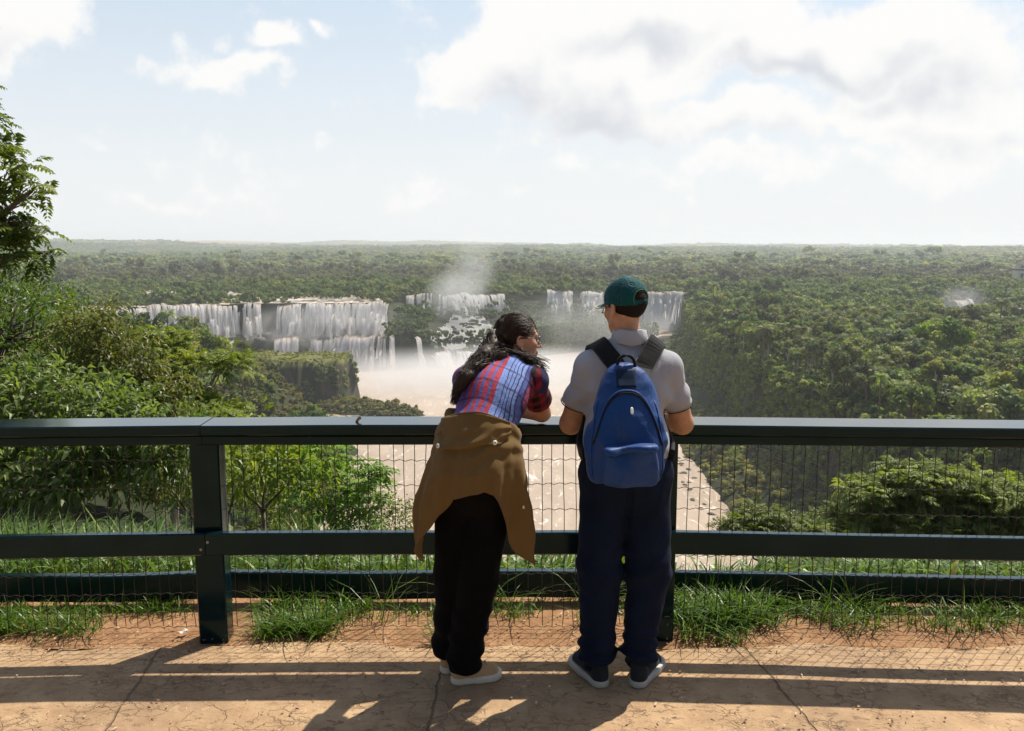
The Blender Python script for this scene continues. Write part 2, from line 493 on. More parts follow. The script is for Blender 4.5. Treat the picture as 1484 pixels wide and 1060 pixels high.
def fall(name, rim, ztop, zbot, label, w=(.6, 2.2), gap=.12, reach=6.0, layers=3, seed=0, back=4.0, tilt=0.0, gapf=14, out_dir=None):
    """water dropping from a rim polyline: hundreds of strands that leave the edge and fall in an arc"""
    rg = np.random.default_rng(seed)
    P = np.asarray(rim, float)
    L = np.concatenate([[0], np.cumsum(np.linalg.norm(np.diff(P, axis=0), axis=1))])
    Vs, Fs, T = [], [], []; n0 = 0
    K = 14
    for ly in range(layers):
        s = 0.0
        while s < L[-1]:
            wd = rg.uniform(*w)
            gp = .5 + .36 * vnoise(s / gapf, ly * 1.3 + seed, 0, seed) + .28 * vnoise(s / 2.6, ly * 2.1, 0, seed)
            if gp > gap * (1 + .35 * ly) and rg.random() > .06:
                c = s + wd / 2
                px = np.interp(c, L, P[:, 0]); py = np.interp(c, L, P[:, 1])
                k = min(max(np.searchsorted(L, c) - 1, 0), len(P) - 2)
                t = unit(P[k + 1] - P[k]); nrm = np.array([t[1], -t[0]])
                if out_dir is not None and nrm @ np.asarray(out_dir) < 0: nrm = -nrm
                if out_dir is None and nrm[1] > 0: nrm = -nrm
                zb = zbot + rg.uniform(-1, 3.5) + (2.5 * vnoise(s / 9, 3.1, 0, seed))
                zt = ztop + rg.uniform(-.4, .5) + 1.6 * vnoise(s / 13, 9.7, 0, seed) + .9 * vnoise(s / 3.5, 2.2, 0, seed)
                if rg.random() < .12: zt -= rg.uniform(0, .3) * (zt - zb)
                if rg.random() < .05: zb += rg.uniform(.1, .4) * (zt - zb)
                rc = reach * rg.uniform(.4, 1.2); o0 = 0.0
                if ly > 0 and rg.random() < .35: o0 = rc * rg.uniform(1.0, 2.2); zt -= rg.uniform(.3, .65) * (zt - zb)
                u = np.linspace(0, 1, K)
                zz = np.where(u < .15, zt, zt + (zb - zt) * ((u - .15) / .85) ** 1.6)
                oo = np.where(u < .15, -back * (1 - u / .15) + o0, o0 + rc * 2.4 * np.sqrt(np.clip((u - .15) / .85, 0, 1)) + tilt * ((u - .15) / .85).clip(0, 1)) + rg.uniform(-.5, .8)
                half = wd / 2 * (1 + .5 * u * rg.uniform(-.4, 1)) * (1 + .15 * np.sin(u * 9 + rg.uniform(0, 6)))
                mid = np.array([px, py])[None] + nrm[None] * oo[:, None] + t[None] * (.35 * np.sin(u * 5 + rg.uniform(0, 6)))[:, None]
                a = np.concatenate([mid - t * half[:, None], zz[:, None]], 1)
                bm = np.concatenate([mid + nrm * (.25 * wd), zz[:, None]], 1)
                b = np.concatenate([mid + t * half[:, None], zz[:, None]], 1)
                V = np.stack([a, bm, b], 1).reshape(-1, 3)
                j = np.arange(K - 1)[:, None] * 3 + np.arange(2)[None]
                j = j.ravel()
                Vs.append(V); Fs.append(np.stack([j, j + 1, j + 4, j + 3], -1) + n0); n0 += len(V)
                T.append(np.repeat(np.clip(u * 1.25 + rg.uniform(-.1, .15), 0, 1), 3))
            s += wd * rg.uniform(.55, 1.0)
    me = mesh_np(name, np.concatenate(Vs), np.concatenate(Fs), [FM], True, None, {'tint': ('POINT', np.concatenate(T))})
    return tag(link(name, me), label, 'waterfall')


fall('waterfall', [(-342, 602), (-310, 632), (-270, 655), (-232, 672), (-199, 681)], BRINK, -71, 'broad cream and white waterfall at the far end of the long curtain', gap=.24, seed=3)
fall('waterfall', [(-186, 686.5), (-150, 690), (-100, 693)], BRINK, -70, 'widest white waterfall curtain with dark streaks, above the grassy ledge', gap=.25, seed=5, gapf=7)
fall('waterfall', [(-262, 631), (-230, 645), (-205, 651)], -72, -95, 'short lower cascade below the cream waterfall, beside the dark rock gap', gap=.42, seed=7, reach=5, tilt=4, back=14)
fall('waterfall', [(-182, 657.5), (-150, 664), (-98, 664)], -71.5, -95, 'tall lower waterfall tier that fades into spray beyond the grassy ledge', gap=.26, seed=9, reach=4, tilt=3, back=17, gapf=9)
fall('waterfall', [(-97, 798), (-78, 798), (-60, 798)], BRINK, -64, 'small waterfall strands under dark trees, left of the rising spray plume', gap=.40, seed=11, w=(.6, 2), gapf=6)
fall('waterfall', [(-60, 798), (-20, 812), (-8, 815)], BRINK, -62, 'pale waterfall half hidden in the rising spray plume', gap=.15, seed=13)
fall('waterfall', [(-64, 672.5), (-30, 692), (-12, 702)], -84, -96, 'white rapids spilling over boulders behind the woman', gap=.30, seed=15, reach=4, tilt=3, back=8, gapf=8)
fall('waterfall', [(-95, 664.5), (-92, 665)], -70, -93, 'single thin waterfall thread on the dark cliff', gap=.0, seed=17, w=(.7, 1.2), layers=2)
fall('waterfall', [(-76, 669), (-73, 670)], -71, -93, 'short slanting waterfall thread lower on the dark cliff beside the rapids', gap=.0, seed=18, w=(.7, 1.4), layers=2, tilt=4)
fall('waterfall', [(34, 840), (58, 839)], BRINK + 1, -66, 'narrow white waterfall block between the woman\'s face and the man\'s cap', gap=.10, seed=19)
fall('waterfall', [(67, 842), (94, 838)], BRINK, -74, 'faint misty waterfall directly left of the man\'s cap brim', gap=.12, seed=21)
fall('waterfall', [(129, 842), (165, 838.5)], BRINK + 1, -80, 'tall bright waterfall directly right of the green cap', gap=.06, seed=23, layers=4, reach=4)
fall('waterfall', [(112, 774), (127, 766), (133, 752)], -78, -94, 'white spreading foot of the bright waterfall beside the man\'s neck', gap=.05, seed=25, layers=4, reach=6, tilt=8, back=40)
fall('waterfall', [(161, 806), (160.5, 798)], BRINK, -74, 'pair of thin waterfall threads at the edge of the right-hand forest', gap=.25, seed=27, w=(.8, 1.6), layers=1, out_dir=(-1, -.3))
fall('waterfall', [(334, 742), (353, 744)], -47, -58, 'small white crest of water among trees below the far tower', gap=.05, seed=29, reach=4)
fall('waterfall', [(378, 738), (390, 738)], -48, -66, 'small brownish waterfall in the forest ravine below the far tower', gap=.05, seed=31)


# boulders in the rapids and along the lower ledge, rocks on the right bank
def rock_mesh(seed, s=1.0):
    rg = np.random.default_rng(seed)
    k = 12; lat = np.linspace(-pi / 2, pi / 2, 9); lon = np.arange(k) / k * 2 * pi
    la, lo = np.meshgrid(lat, lon, indexing='ij')
    D = np.stack([np.cos(la) * np.cos(lo), np.cos(la) * np.sin(lo), np.sin(la)], -1).reshape(-1, 3)
    r = 1 + .35 * fbm(D[:, 0] * 1.3 + seed, D[:, 1] * 1.3, D[:, 2] * 1.3, 3, seed)
    V = D * r[:, None] * np.array([1, .8, .6]) * s
    i = np.arange(8)[:, None] * k; j = np.arange(k)[None]
    F = np.stack([i + j, i + (j + 1) % k, i + k + (j + 1) % k, i + k + j], -1).reshape(-1, 4)
    return V, F


ROCKM = simple('wet_basalt', (.055, .048, .042), .75, .5, .5, .6, 3, .2)
rock_me = [mesh_np('boulder', *rock_mesh(s), [ROCKM], True) for s in (1, 2, 3)]
rg = np.random.default_rng(4)
boulders = [(-52, 695, 4), (-44, 704, 5), (-38, 690, 3), (-56, 712, 3.5), (-30, 710, 4.5), (-66, 690, 3), (-24, 696, 3), (-47, 722, 4), (-15, 716, 4),
            (-146, 667, 6), (-137, 667.5, 5), (-143, 662, 5), (-115, 668, 4), (-160, 671, 3), (-121, 677, 3), (-195, 660, 6), (-110, 672, 4), (-200, 652, 6), (-192, 668, 7)]
for i, (x, y, s) in enumerate(boulders):
    o = link('boulder', rock_me[i % 3]); o.location = (x, y, float(hz(x, y)[0]) + s * .25); o.scale = (s, s, s * .9); o.rotation_euler = (0, 0, rg.uniform(0, 6))
    tag(o, 'dark wet boulder standing in the white water of the falls', 'boulder', 'boulders in the falls')
for i in range(46):
    y = rg.uniform(225, 400); x = np.interp(y, [212, 253, 320, 400], [107, 105, 105, 106]) - rg.uniform(29, 37); s = rg.uniform(.5, 1.3)
    o = link('boulder', rock_me[i % 3]); o.location = (x, y, max(float(hz(x, y)[0]), -95.3) + s * .2); o.scale = (s * 1.4, s, s * .9); o.rotation_euler = (rg.uniform(-.4, .4), 0, rg.uniform(0, 6))
    tag(o, 'dark rock at the waterline of the wooded right bank of the river', 'rock', 'rocks along the right bank')

# white water running down the boulder slope to the rapids' lip
rx_, ry_ = np.meshgrid(np.arange(-72, 2, 1.5), np.arange(670, 800, 1.5))
rzz = land_h(rx_, ry_) + .5 + .5 * fbm(rx_ / 3, ry_ / 2, 0, 3, 77)
msk = (poly_sd(rx_, ry_, LOW) < 1) & (poly_sd(rx_, ry_, RIM) > 1) & (np.abs(rx_ + 36) < 26 + 7 * fbm(ry_ / 14, rx_ / 30, 0, 3, 78) - (ry_ - 690) * .10) & (fbm(rx_ / 7, ry_ / 10, 0, 3, 79) > -.42)
a_, b_ = rx_.shape; i = (np.arange(a_ - 1)[:, None] * b_ + np.arange(b_ - 1)[None]).ravel(); Fq = np.stack([i, i + 1, i + b_ + 1, i + b_], -1)
Fq = Fq[msk.ravel()[Fq].all(1)]
rap = link('rapids_water', mesh_np('rapids_water', np.stack([rx_.ravel(), ry_.ravel(), rzz.ravel()], -1), Fq, [FM], True, None, {'tint': ('POINT', np.clip(.75 + .4 * fbm(rx_ / 5, ry_ / 4, 0, 3, 80), 0, 1))}))
tag(rap, kind='structure')

# small pale tower in the forest far off
tw = MB(); TX, TY = 586.0, 1000.0
tow = tag(bpy.data.objects.new('tower', None), 'small pale tower with a dark stepped cap rising from the far forest', 'tower'); COL.objects.link(tow); tow.location = (TX, TY, -50)
WHT = simple('pale_render', (.62, .55, .44), .8, .1, .5)
DRK = simple('dark_roof', (.09, .07, .06), .8, .2, .5)
tw.box((0, 0, 10), (6, 6, 10.4)); tw.build('wall', WHT, tow)
b = MB(); b.box((0, 0, 21.2), (6.6, 6.6, .8)); b.build('cornice', DRK, tow)
b = MB(); b.box((0, 0, 24.6), (3.8, 3.8, 2.6)); b.build('lantern', WHT, tow)
b = MB(); P = np.array([[-4.4, -4.4, 27.2], [4.4, -4.4, 27.2], [4.4, 4.4, 27.2], [-4.4, 4.4, 27.2], [-1, -1, 30.5], [1, -1, 30.5], [1, 1, 30.5], [-1, 1, 30.5]])
b.add(P, [[3, 2, 1, 0], [4, 5, 6, 7], [0, 1, 5, 4], [1, 2, 6, 5], [2, 3, 7, 6], [3, 0, 4, 7]]); b.build('roof', DRK, tow)
b = MB(); b.box((-1, -6.05, 13.5), (1.7, .12, 3.6)); b.build('window', DRK, tow)
b = MB(); b.box((0, -3.85, 24.6), (1.2, .12, 1.3)); b.build('window', DRK, tow)


# ------------------------------------------------------------------ air: thin haze over everything, spray over the basin
def vol_box(name, lo, hi, mat, kind='stuff', label=None, cat=None):
    lo, hi = np.array(lo, float), np.array(hi, float)
    b = MB(); b.box((lo + hi) / 2, (hi - lo) / 2)
    o = b.build(name, mat); tag(o, label, cat, None, kind); return o


HAZE_DENSITY = 1.25e-4
m, N = new_mat('haze_air')
v = N.n('ShaderNodeVolumePrincipled', {'Color': (.88, .92, .97, 1), 'Density': HAZE_DENSITY, 'Anisotropy': .2})
out(N, None, v)
vol_box('haze', (-9500, -420, -101), (9500, 10400, 60), m)


def mist_mat(name, c, rad, dens, scale, rise=0.0, thr=(.35, .75)):
    m, N = new_mat(name)
    p = N.pos()
    q = N.vmath('MULTIPLY', N.vmath('SUBTRACT', p, c), tuple(1.0 / np.array(rad)))
    fall_ = N.mapr(N.vmath('LENGTH', q), 1.0, .15)
    n = N.noise(N.scale(p, (1, 1, .6)), scale, 3, .6)
    d = N.math('MULTIPLY', N.math('MULTIPLY', fall_, N.mapr(n, *thr)), dens)
    v = N.n('ShaderNodeVolumePrincipled', {'Color': (.97, .97, .98, 1), 'Density': d, 'Anisotropy': .3})
    out(N, None, v)
    return m


def mist(name, c, rad, dens, scale, label, thr=(.3, .7), step=1.0):
    m = mist_mat(name, c, rad, dens, scale, thr=thr)
    lo = np.array(c) - np.array(rad); hi = np.array(c) + np.array(rad)
    lo[2] = max(lo[2], -98)
    # a faceted ellipsoid hull keeps the marched volume small
    k = 16; la, lo_ = np.meshgrid(np.linspace(-pi / 2, pi / 2, 9), np.arange(k) / k * 2 * pi, indexing='ij')
    V = np.stack([np.cos(la) * np.cos(lo_), np.cos(la) * np.sin(lo_), np.sin(la)], -1).reshape(-1, 3) * np.array(rad) * 1.03 + np.array(c)
    i = np.arange(8)[:, None] * k; j = np.arange(k)[None]
    F = np.stack([i + j, i + (j + 1) % k, i + k + (j + 1) % k, i + k + j], -1).reshape(-1, 4)
    o = link(name, mesh_np(name, V, F, [m]))
    return tag(o, label, 'spray', None, 'stuff')


mist('spray_mist', (-12, 595, -95), (165, 110, 28), .045, .028, 'white spray filling the basin at the foot of the falls', (.12, .65))
mist('spray_mist', (-33, 772, -18), (27, 34, 38), .016, .05, 'upper wisp of spray drifting above the trees behind the rapids', (.2, .75))
mist('spray_mist', (-50, 775, -46), (34, 36, 32), .030, .05, 'plume of white spray rising above the trees behind the rapids', (.1, .7))
mist('spray_mist', (70, 745, -70), (95, 75, 38), .010, .03, 'thin grey spray over the dark wooded cliff between the two people', (.2, .8))
mist('spray_mist', (-165, 668, -74), (95, 20, 13), .05, .06, 'white spray along the ledge between the two tiers of the falls', (.1, .7))
mist('spray_mist', (-150, 676, -62), (82, 14, 22), .075, .08, 'thin white spray added before the upper tier of the falls to whiten it', (.1, .8))  # veil of spray put in to brighten the shaded curtain behind it
mist('spray_mist', (-285, 628, -74), (58, 28, 20), .06, .06, 'white spray at the foot of the far left falls', (.1, .7))
mist('spray_mist', (148, 822, -82), (26, 22, 20), .08, .06, 'bright spray at the foot of the falls beside the cap', (.1, .7))
mist('spray_mist', (372, 715, -45), (26, 26, 16), .02, .06, 'small puff of spray over the forest ravine', (.2, .8))

# ================================================================== PATH AND FENCE
def path_mat():
    m, N = new_mat('worn_earth_concrete')
    p = N.pos()
    sp = N.n('ShaderNodeSeparateXYZ', {0: p}).outputs
    w = N.vmath('ADD', p, N.vmath('SCALE', N.vmath('SUBTRACT', N.noise(p, 6, 3, .6, out=1), (.5, .5, .5)), scale=.16))
    big = N.noise(p, 1.1, 4, .6); mid = N.noise(p, 7, 5, .65); fine = N.noise(p, 60, 4, .7); grit = N.noise(p, 260, 2, .6)
    c = N.ramp(mid, [(.25, (.255, .155, .082)), (.48, (.37, .238, .13)), (.72, (.47, .32, .185))])
    c = N.mix(N.mapr(big, .42, .68), c, N.mix(.55, c, (.20, .125, .075)))
    # flaked patches: broken curved edges, in a few sizes
    v1 = N.n('ShaderNodeTexVoronoi', {'Vector': N.scale(w, (1, 1.0, 1)), 'Scale': 7.0, 'Randomness': 1.0}, feature='DISTANCE_TO_EDGE').outputs['Distance']
    w2 = N.vmath('ADD', p, N.vmath('SCALE', N.vmath('SUBTRACT', N.noise(p, 17, 3, .6, out=1), (.5, .5, .5)), scale=.08))
    v2 = N.n('ShaderNodeTexVoronoi', {'Vector': N.scale(w2, (.8, 1.5, 1)), 'Scale': 16.0, 'Randomness': 1.0}, feature='DISTANCE_TO_EDGE').outputs['Distance']
    gate1 = N.mapr(N.noise(p, 2.1, 4, .65), .50, .60); gate2 = N.mapr(N.noise(p, 5, 4, .65), .48, .60)
    k1 = N.math('MULTIPLY', N.mapr(v1, .035, .006), gate1); k2 = N.math('MULTIPLY', N.mapr(v2, .075, .02), gate2)
    crack = N.math('MAXIMUM', k1, k2)
    c = N.mix(N.math('MULTIPLY', crack, .45), c, (.15, .09, .05))
    chips = N.math('MULTIPLY', N.mapr(N.noise(N.scale(w2, (.55, 1.6, 1)), 22, 4, .65), .555, .62), N.mapr(N.noise(p, 1.7, 3), .38, .58))
    c = N.mix(N.math('MULTIPLY', chips, .7), c, (.13, .08, .048))
    lightp = N.mapr(N.noise(w2, 13, 3, .6), .62, .68)
    c = N.mix(N.math('MULTIPLY', lightp, .35), c, (.48, .33, .19))
    speck = N.mapr(N.n('ShaderNodeTexVoronoi', {'Vector': p, 'Scale': 34.0}).outputs['Distance'], .10, .06)
    c = N.mix(N.math('MULTIPLY', speck, N.mapr(N.noise(p, 4.1), .5, .6)), c, (.6, .5, .38))
    c = N.mix(N.mapr(fine, .62, .78), c, (.13, .078, .042))
    # tool joints across the path
    xw = N.math('ADD', sp[0], N.math('MULTIPLY_ADD', N.noise(p, 5, 3, .7), .05, -.025))
    j = None
    for (x0, sl_) in ((-1.60, -.09), (-.315, .03), (1.14, -.13)):
        dj = N.math('ABSOLUTE', N.math('SUBTRACT', xw, N.math('MULTIPLY_ADD', N.math('SUBTRACT', sp[1], 3.4), sl_, x0)))
        v = N.mapr(dj, .008, .002)
        j = v if j is None else N.math('MAXIMUM', j, v)
    j = N.math('MULTIPLY', j, N.mapr(N.noise(p, 3.0), .28, .42))
    c = N.mix(N.math('MULTIPLY', j, .55), c, (.09, .055, .03))
    h = N.math('SUBTRACT', N.math('MULTIPLY', mid, .5), N.math('MULTIPLY', crack, .35))
    h = N.math('SUBTRACT', h, N.math('MULTIPLY', j, .8))
    h = N.math('ADD', h, N.math('MULTIPLY_ADD', fine, .3, N.math('MULTIPLY', grit, .12)))
    out(N, bsdf(N, c, .82, N.bump(h, .9, .012), **{'Specular IOR Level': .3}))
    return m


px_ = np.linspace(-6, 6, 161); py_ = np.concatenate([np.linspace(-8, 1.5, 20), np.linspace(1.6, 3.9, 60)])
PX, PY = np.meshgrid(px_, py_)
PY2 = np.where(PY > 3.8, PY + .06 * fbm(PX / .35, 0 * PX, 0, 4, 3) - .02 * (np.abs(PX) > 1.5) * (np.abs(PX) - 1.5) * 1.6, PY)
PZ = .004 * fbm(PX / .6, PY / .6, 0, 3, 4) - np.where(PY > 3.85, .02, 0)
n_ = len(px_)
i = (np.arange(len(py_) - 1)[:, None] * n_ + np.arange(n_ - 1)[None]).ravel()
path = link('path', mesh_np('path', np.stack([PX.ravel(), PY2.ravel(), PZ.ravel()], -1), np.stack([i, i + 1, i + n_ + 1, i + n_], -1), [path_mat()], True))
tag(path, kind='structure')


def wood_mat():
    m, N = new_mat('dark_green_painted_wood')
    p = N.pos()
    g = N.noise(N.scale(p, (2, 30, 30)), 2.0, 5, .6)
    st = N.noise(p, 8, 5, .6)
    c = N.ramp(st, [(.3, (.002, .010, .0125)), (.6, (.003, .0145, .018)), (.8, (.006, .020, .024))])
    wear = N.math('MULTIPLY', N.mapr(N.noise(p, 45, 4, .7), .66, .74), N.mapr(st, .5, .62))
    c = N.mix(wear, c, (.09, .085, .075))
    r = N.mapr(st, .3, .8, .11, .22, False)
    out(N, bsdf(N, c, r, N.bump(N.math('ADD', g, N.math('MULTIPLY', st, .5)), .06, .0015), **{'IOR': 1.45, 'Specular Tint': (.06, .22, .25, 1), 'Coat Weight': .5, 'Coat Roughness': .12, 'Coat IOR': 1.33}))
    return m


WOOD = wood_mat()
METAL = simple('dull_steel', (.30, .29, .27), .45, .2, 60, metal=.8)
WIRE = simple('weathered_wire', (.035, .027, .020), .6, .5, 40, metal=.2)
NODES = np.array([[-3.2, 3.775], [-1.415, 3.865], [.70, 3.885], [3.3, 3.745]])
fence = bpy.data.objects.new('fence', None); COL.objects.link(fence); fence.location = (0, 3.85, 0)
tag(fence, 'dark green post and rail fence with wire mesh along the cliff-top path', 'fence')
FO = np.array([0, 3.85, 0])
segt = unit(np.diff(NODES, axis=0)); segn = np.stack([segt[:, 1], -segt[:, 0]], -1)     # towards the camera


def node_off(i, o):
    """point at offset o (towards the camera) from node i, mitred"""
    if i == 0: return NODES[0] + segn[0] * o
    if i == len(NODES) - 1: return NODES[-1] + segn[-1] * o
    b = unit(segn[i - 1] + segn[i]); return NODES[i] + b * o / (b @ segn[i])


def rail(seg, o0, o1, z0, z1, name, sub=14, bev=.006, jit=.002, seed=0):
    """mitred beam with eased edges and a little warp"""
    rg = np.random.default_rng(seed)
    prof = [(o0 - bev, z0), (o1 + bev, z0), (o1, z0 + bev), (o1, z1 - bev), (o1 + bev, z1), (o0 - bev, z1), (o0, z1 - bev), (o0, z0 + bev)]
    V = []
    g = .0012
    for k in range(sub + 1):
        t = k / sub
        ring = []
        wz = jit * vnoise(t * 3.1, seed * 1.7, 0, seed); wo = jit * vnoise(t * 2.3, seed * 3.7, 4, seed)
        for (o, z) in prof:
            a, b = node_off(seg, o + wo), node_off(seg + 1, o + wo)
            tt = g + t * (1 - 2 * g) if False else t
            q = a + (b - a) * tt
            q = q + segt[seg] * (.0015 if k == 0 else (-.0015 if k == sub else 0))
            ring.append([q[0], q[1], z + wz])
        V.append(ring)
    V = np.array(V).reshape(-1, 3) - FO; K = 8
    i = np.arange(sub)[:, None] * K; j = np.arange(K)[None]
    F = np.stack([i + j, i + K + j, i + K + (j + 1) % K, i + (j + 1) % K], -1).reshape(-1, 4)
    caps = np.array([list(range(7, -1, -1)), [sub * K + q for q in range(8)]])
    return link(name, mesh_np(name, V, [F, caps], [WOOD]), fence)


for s_ in range(3):
    rail(s_, .035, -.165, 1.002, 1.05, 'top_rail', seed=s_)
    rail(s_, .018, -.118, .955, 1.0, 'rail_beam', seed=s_ + 5)
    rail(s_, .047, .002, .438, .545, 'middle_rail', seed=s_ + 10)
    rail(s_, -.415, -.465, .03, .172, 'lower_rail', seed=s_ + 20, jit=.006)
for i in (1, 2):
    b = MB(); c = NODES[i]; bb = unit(segn[i - 1] + segn[i])
    R = np.array([[-bb[1], bb[0], 0], [bb[0], bb[1], 0], [0, 0, 1]]).T
    R = np.stack([np.array([-bb[1], bb[0], 0]), np.array([bb[0], bb[1], 0]), np.array([0, 0, 1])], 1)
    hw = .067
    rings = []
    for z in np.linspace(-.06, .953, 12):
        w_ = hw * (1 + .02 * vnoise(z * 4, i)); e = .006
        pr = [(-w_ + e, -.0), (w_ - e, 0), (w_, -e), (w_, -.10 + e), (w_ - e, -.10), (-w_ + e, -.10), (-w_, -.10 + e), (-w_, -e)]
        rings.append([np.array([c[0], c[1], z]) + R[:, 0] * a + R[:, 1] * q - FO for a, q in pr])
    V = np.array(rings).reshape(-1, 3); ii_ = np.arange(11)[:, None] * 8; j = np.arange(8)[None]
    F = np.stack([ii_ + j, ii_ + (j + 1) % 8, ii_ + 8 + (j + 1) % 8, ii_ + 8 + j], -1).reshape(-1, 4)
    link('post', mesh_np('post', V, [F, np.array([[88 + q for q in range(8)]])], [WOOD]), fence)
    for dx, z in ((.012, .505), (-.02, .47)):
        q = c + bb * .0478 + np.array([-bb[1], bb[0]]) * dx
        b.tube([np.array([q[0], q[1], z]) - FO, np.array([q[0] + bb[0] * .004, q[1] + bb[1] * .004, z]) - FO], .0065, 8)
    b.build('bolt', METAL, fence)


def wire_mesh(seg, seed):
    rg = np.random.default_rng(seed)
    a, b_ = node_off(seg, -.128), node_off(seg + 1, -.128); L = np.linalg.norm(b_ - a); t = (b_ - a) / L; n = segn[seg]
    zs = [.95, .843, .724, .605, .485, .375, .29, .19, .10, .015]
    m = MB()
    xs = np.arange(.03, L, .0545); nv = len(xs)
    vj = rg.normal(0, .003, (nv, 1)) + np.cumsum(rg.normal(0, .0016, (nv, len(zs))), 1)
    vo = np.cumsum(rg.normal(0, .0016, (nv, len(zs))), 1)
    vj[:, -2:] += rg.normal(0, .006, (nv, 2)); vo[:, -2:] += rg.normal(0, .006, (nv, 2))
    def sag(x, k): return .008 * vnoise(x * 1.6, k * 5.1, seed, 3) + (.012 if k in (2, 3) else .005) * vnoise(x * .7, k * 2.7, seed, 5)
    for i_, x in enumerate(xs):
        P = []
        for k, z in enumerate(zs):
            q = a + t * (x + vj[i_, k]) + n * vo[i_, k]; P.append([q[0], q[1], z + sag(x, k)])
        m.tube(np.array(P) - FO, .0019, 4)
    for k, z in enumerate(zs):
        P = []
        ss = np.arange(0, L + .001, .0545 / 4)
        for q_, x in enumerate(ss):
            q = a + t * x + n * (.004 + .003 * (q_ % 2)) + n * .010 * vnoise(x * 1.1, k, seed)
            P.append([q[0], q[1], z + sag(x, k) + .004 * sin(x / .0545 * 2 * pi)])
        m.tube(np.array(P) - FO, .0017, 4)
    return m.build('wire_mesh', WIRE, fence)


for s_ in range(3): wire_mesh(s_, 40 + s_)

# a curled dead leaf on the rail and a scrap of paper by the post
b = MB(); c = at_z(516, 612, 1.06)
for r0 in range(6):
    pass
u = np.linspace(-1, 1, 9); v = np.linspace(-1, 1, 5); U, Vv = np.meshgrid(u, v)
wd = .010 * np.sqrt(np.clip(1 - U ** 2, 0.02, 1))
LX = U * .014; LY = Vv * wd; LZ = .010 * Vv ** 2 + .008 * np.sin(U * 2.4) + .006
i = (np.arange(4)[:, None] * 9 + np.arange(8)[None]).ravel()
me = mesh_np('dry_leaf', np.stack([LX.ravel(), LY.ravel(), LZ.ravel()], -1), np.stack([i, i + 1, i + 10, i + 9], -1), [simple('dry_leaf_brown', (.33, .17, .06), .7, .5, 200)], True)
o = link('dry_leaf', me, None, (c[0], 3.91, 1.049)); o.rotation_euler = (0.3, 0, .7)
tag(o, 'curled brown dead leaf lying on the top rail left of the woman', 'leaf')
c = at_z(266, 917, .01)
me = mesh_np('paper_scrap', np.stack([U.ravel() * .020, Vv.ravel() * .011 + U.ravel() * .005, .006 + .007 * np.sin(3 * U.ravel() + Vv.ravel())], -1), np.stack([i, i + 1, i + 10, i + 9], -1), [simple('white_paper', (.75, .75, .74), .6, .05)], True)
o = link('paper_scrap', me, None, (c[0], c[1], .012)); tag(o, 'crumpled white paper scrap on the soil beside the left fence post', 'litter')

# ================================================================== VEGETATION
def frames(Nv, rg):
    Nv = unit(Nv); a = rg.normal(size=Nv.shape); A = unit(np.cross(Nv, a)); return A, np.cross(Nv, A)


ICO_V = unit(np.array([[-1, 1.618, 0], [1, 1.618, 0], [-1, -1.618, 0], [1, -1.618, 0], [0, -1, 1.618], [0, 1, 1.618], [0, -1, -1.618], [0, 1, -1.618], [1.618, 0, -1], [1.618, 0, 1], [-1.618, 0, -1], [-1.618, 0, 1]]))
ICO_F = np.array([[0, 11, 5], [0, 5, 1], [0, 1, 7], [0, 7, 10], [0, 10, 11], [1, 5, 9], [5, 11, 4], [11, 10, 2], [10, 7, 6], [7, 1, 8], [3, 9, 4], [3, 4, 2], [3, 2, 6], [3, 6, 8], [3, 8, 9], [4, 9, 5], [2, 4, 11], [6, 2, 10], [8, 6, 7], [9, 8, 1]])


def clump_crown(rg, cents, rads, per, fsize, core=True, up=.25):
    """leafy clumps: each a dark-hearted ball of leaf-sized faces. returns V, quads, tris, tint(per face: quads then tris)"""
    Vq, Vt, Ft, tq, tt = [], [], [], [], []
    nt = 0
    for c, r in zip(cents, rads):
        D = unit(rg.normal(size=(per, 3)) + np.array([0, 0, up]))
        rr = r * rg.uniform(.78, 1.12, (per, 1))
        Pc = c + D * rr * np.array([1, 1, .85])
        Nn = unit(D * .62 + rg.normal(size=(per, 3)) * .38 + np.array([0, 0, .15]))
        A, B = frames(Nn, rg)
        s = fsize * rg.uniform(.6, 1.25, (per, 1)); s2 = s * rg.uniform(.5, .9, (per, 1))
        Vq.append(np.stack([Pc - A * s, Pc + B * s2 - Nn * s * .25, Pc + A * s, Pc - B * s2 - Nn * s * .2], 1).reshape(-1, 3))
        ct = np.clip(rg.normal(.5, .14), 0, 1)
        tq.append(np.clip(ct + rg.normal(0, .10, per), 0, 1))
        if core:
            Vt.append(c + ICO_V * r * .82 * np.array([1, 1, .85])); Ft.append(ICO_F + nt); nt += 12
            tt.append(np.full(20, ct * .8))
    Vq = np.concatenate(Vq); nq = len(Vq)
    Fq = np.arange(nq).reshape(-1, 4)
    if core:
        return np.concatenate([Vq, np.concatenate(Vt)]), Fq, np.concatenate(Ft) + nq, np.concatenate(tq + tt)
    return Vq, Fq, np.zeros((0, 3), int), np.concatenate(tq)


def crown_layout(rg, R, hgt, n, flat=.55):
    """centres and radii of clumps over a dome of radius R, origin at the ground"""
    D = unit(rg.normal(size=(n, 3)) * np.array([1, 1, .7]) + np.array([0, 0, .55]))
    q = rg.uniform(.55, .92, (n, 1))
    C = D * q * R * np.array([1, 1, flat]) + np.array([0, 0, hgt - R * flat])
    r = R * rg.uniform(.24, .40, n)
    return C, r


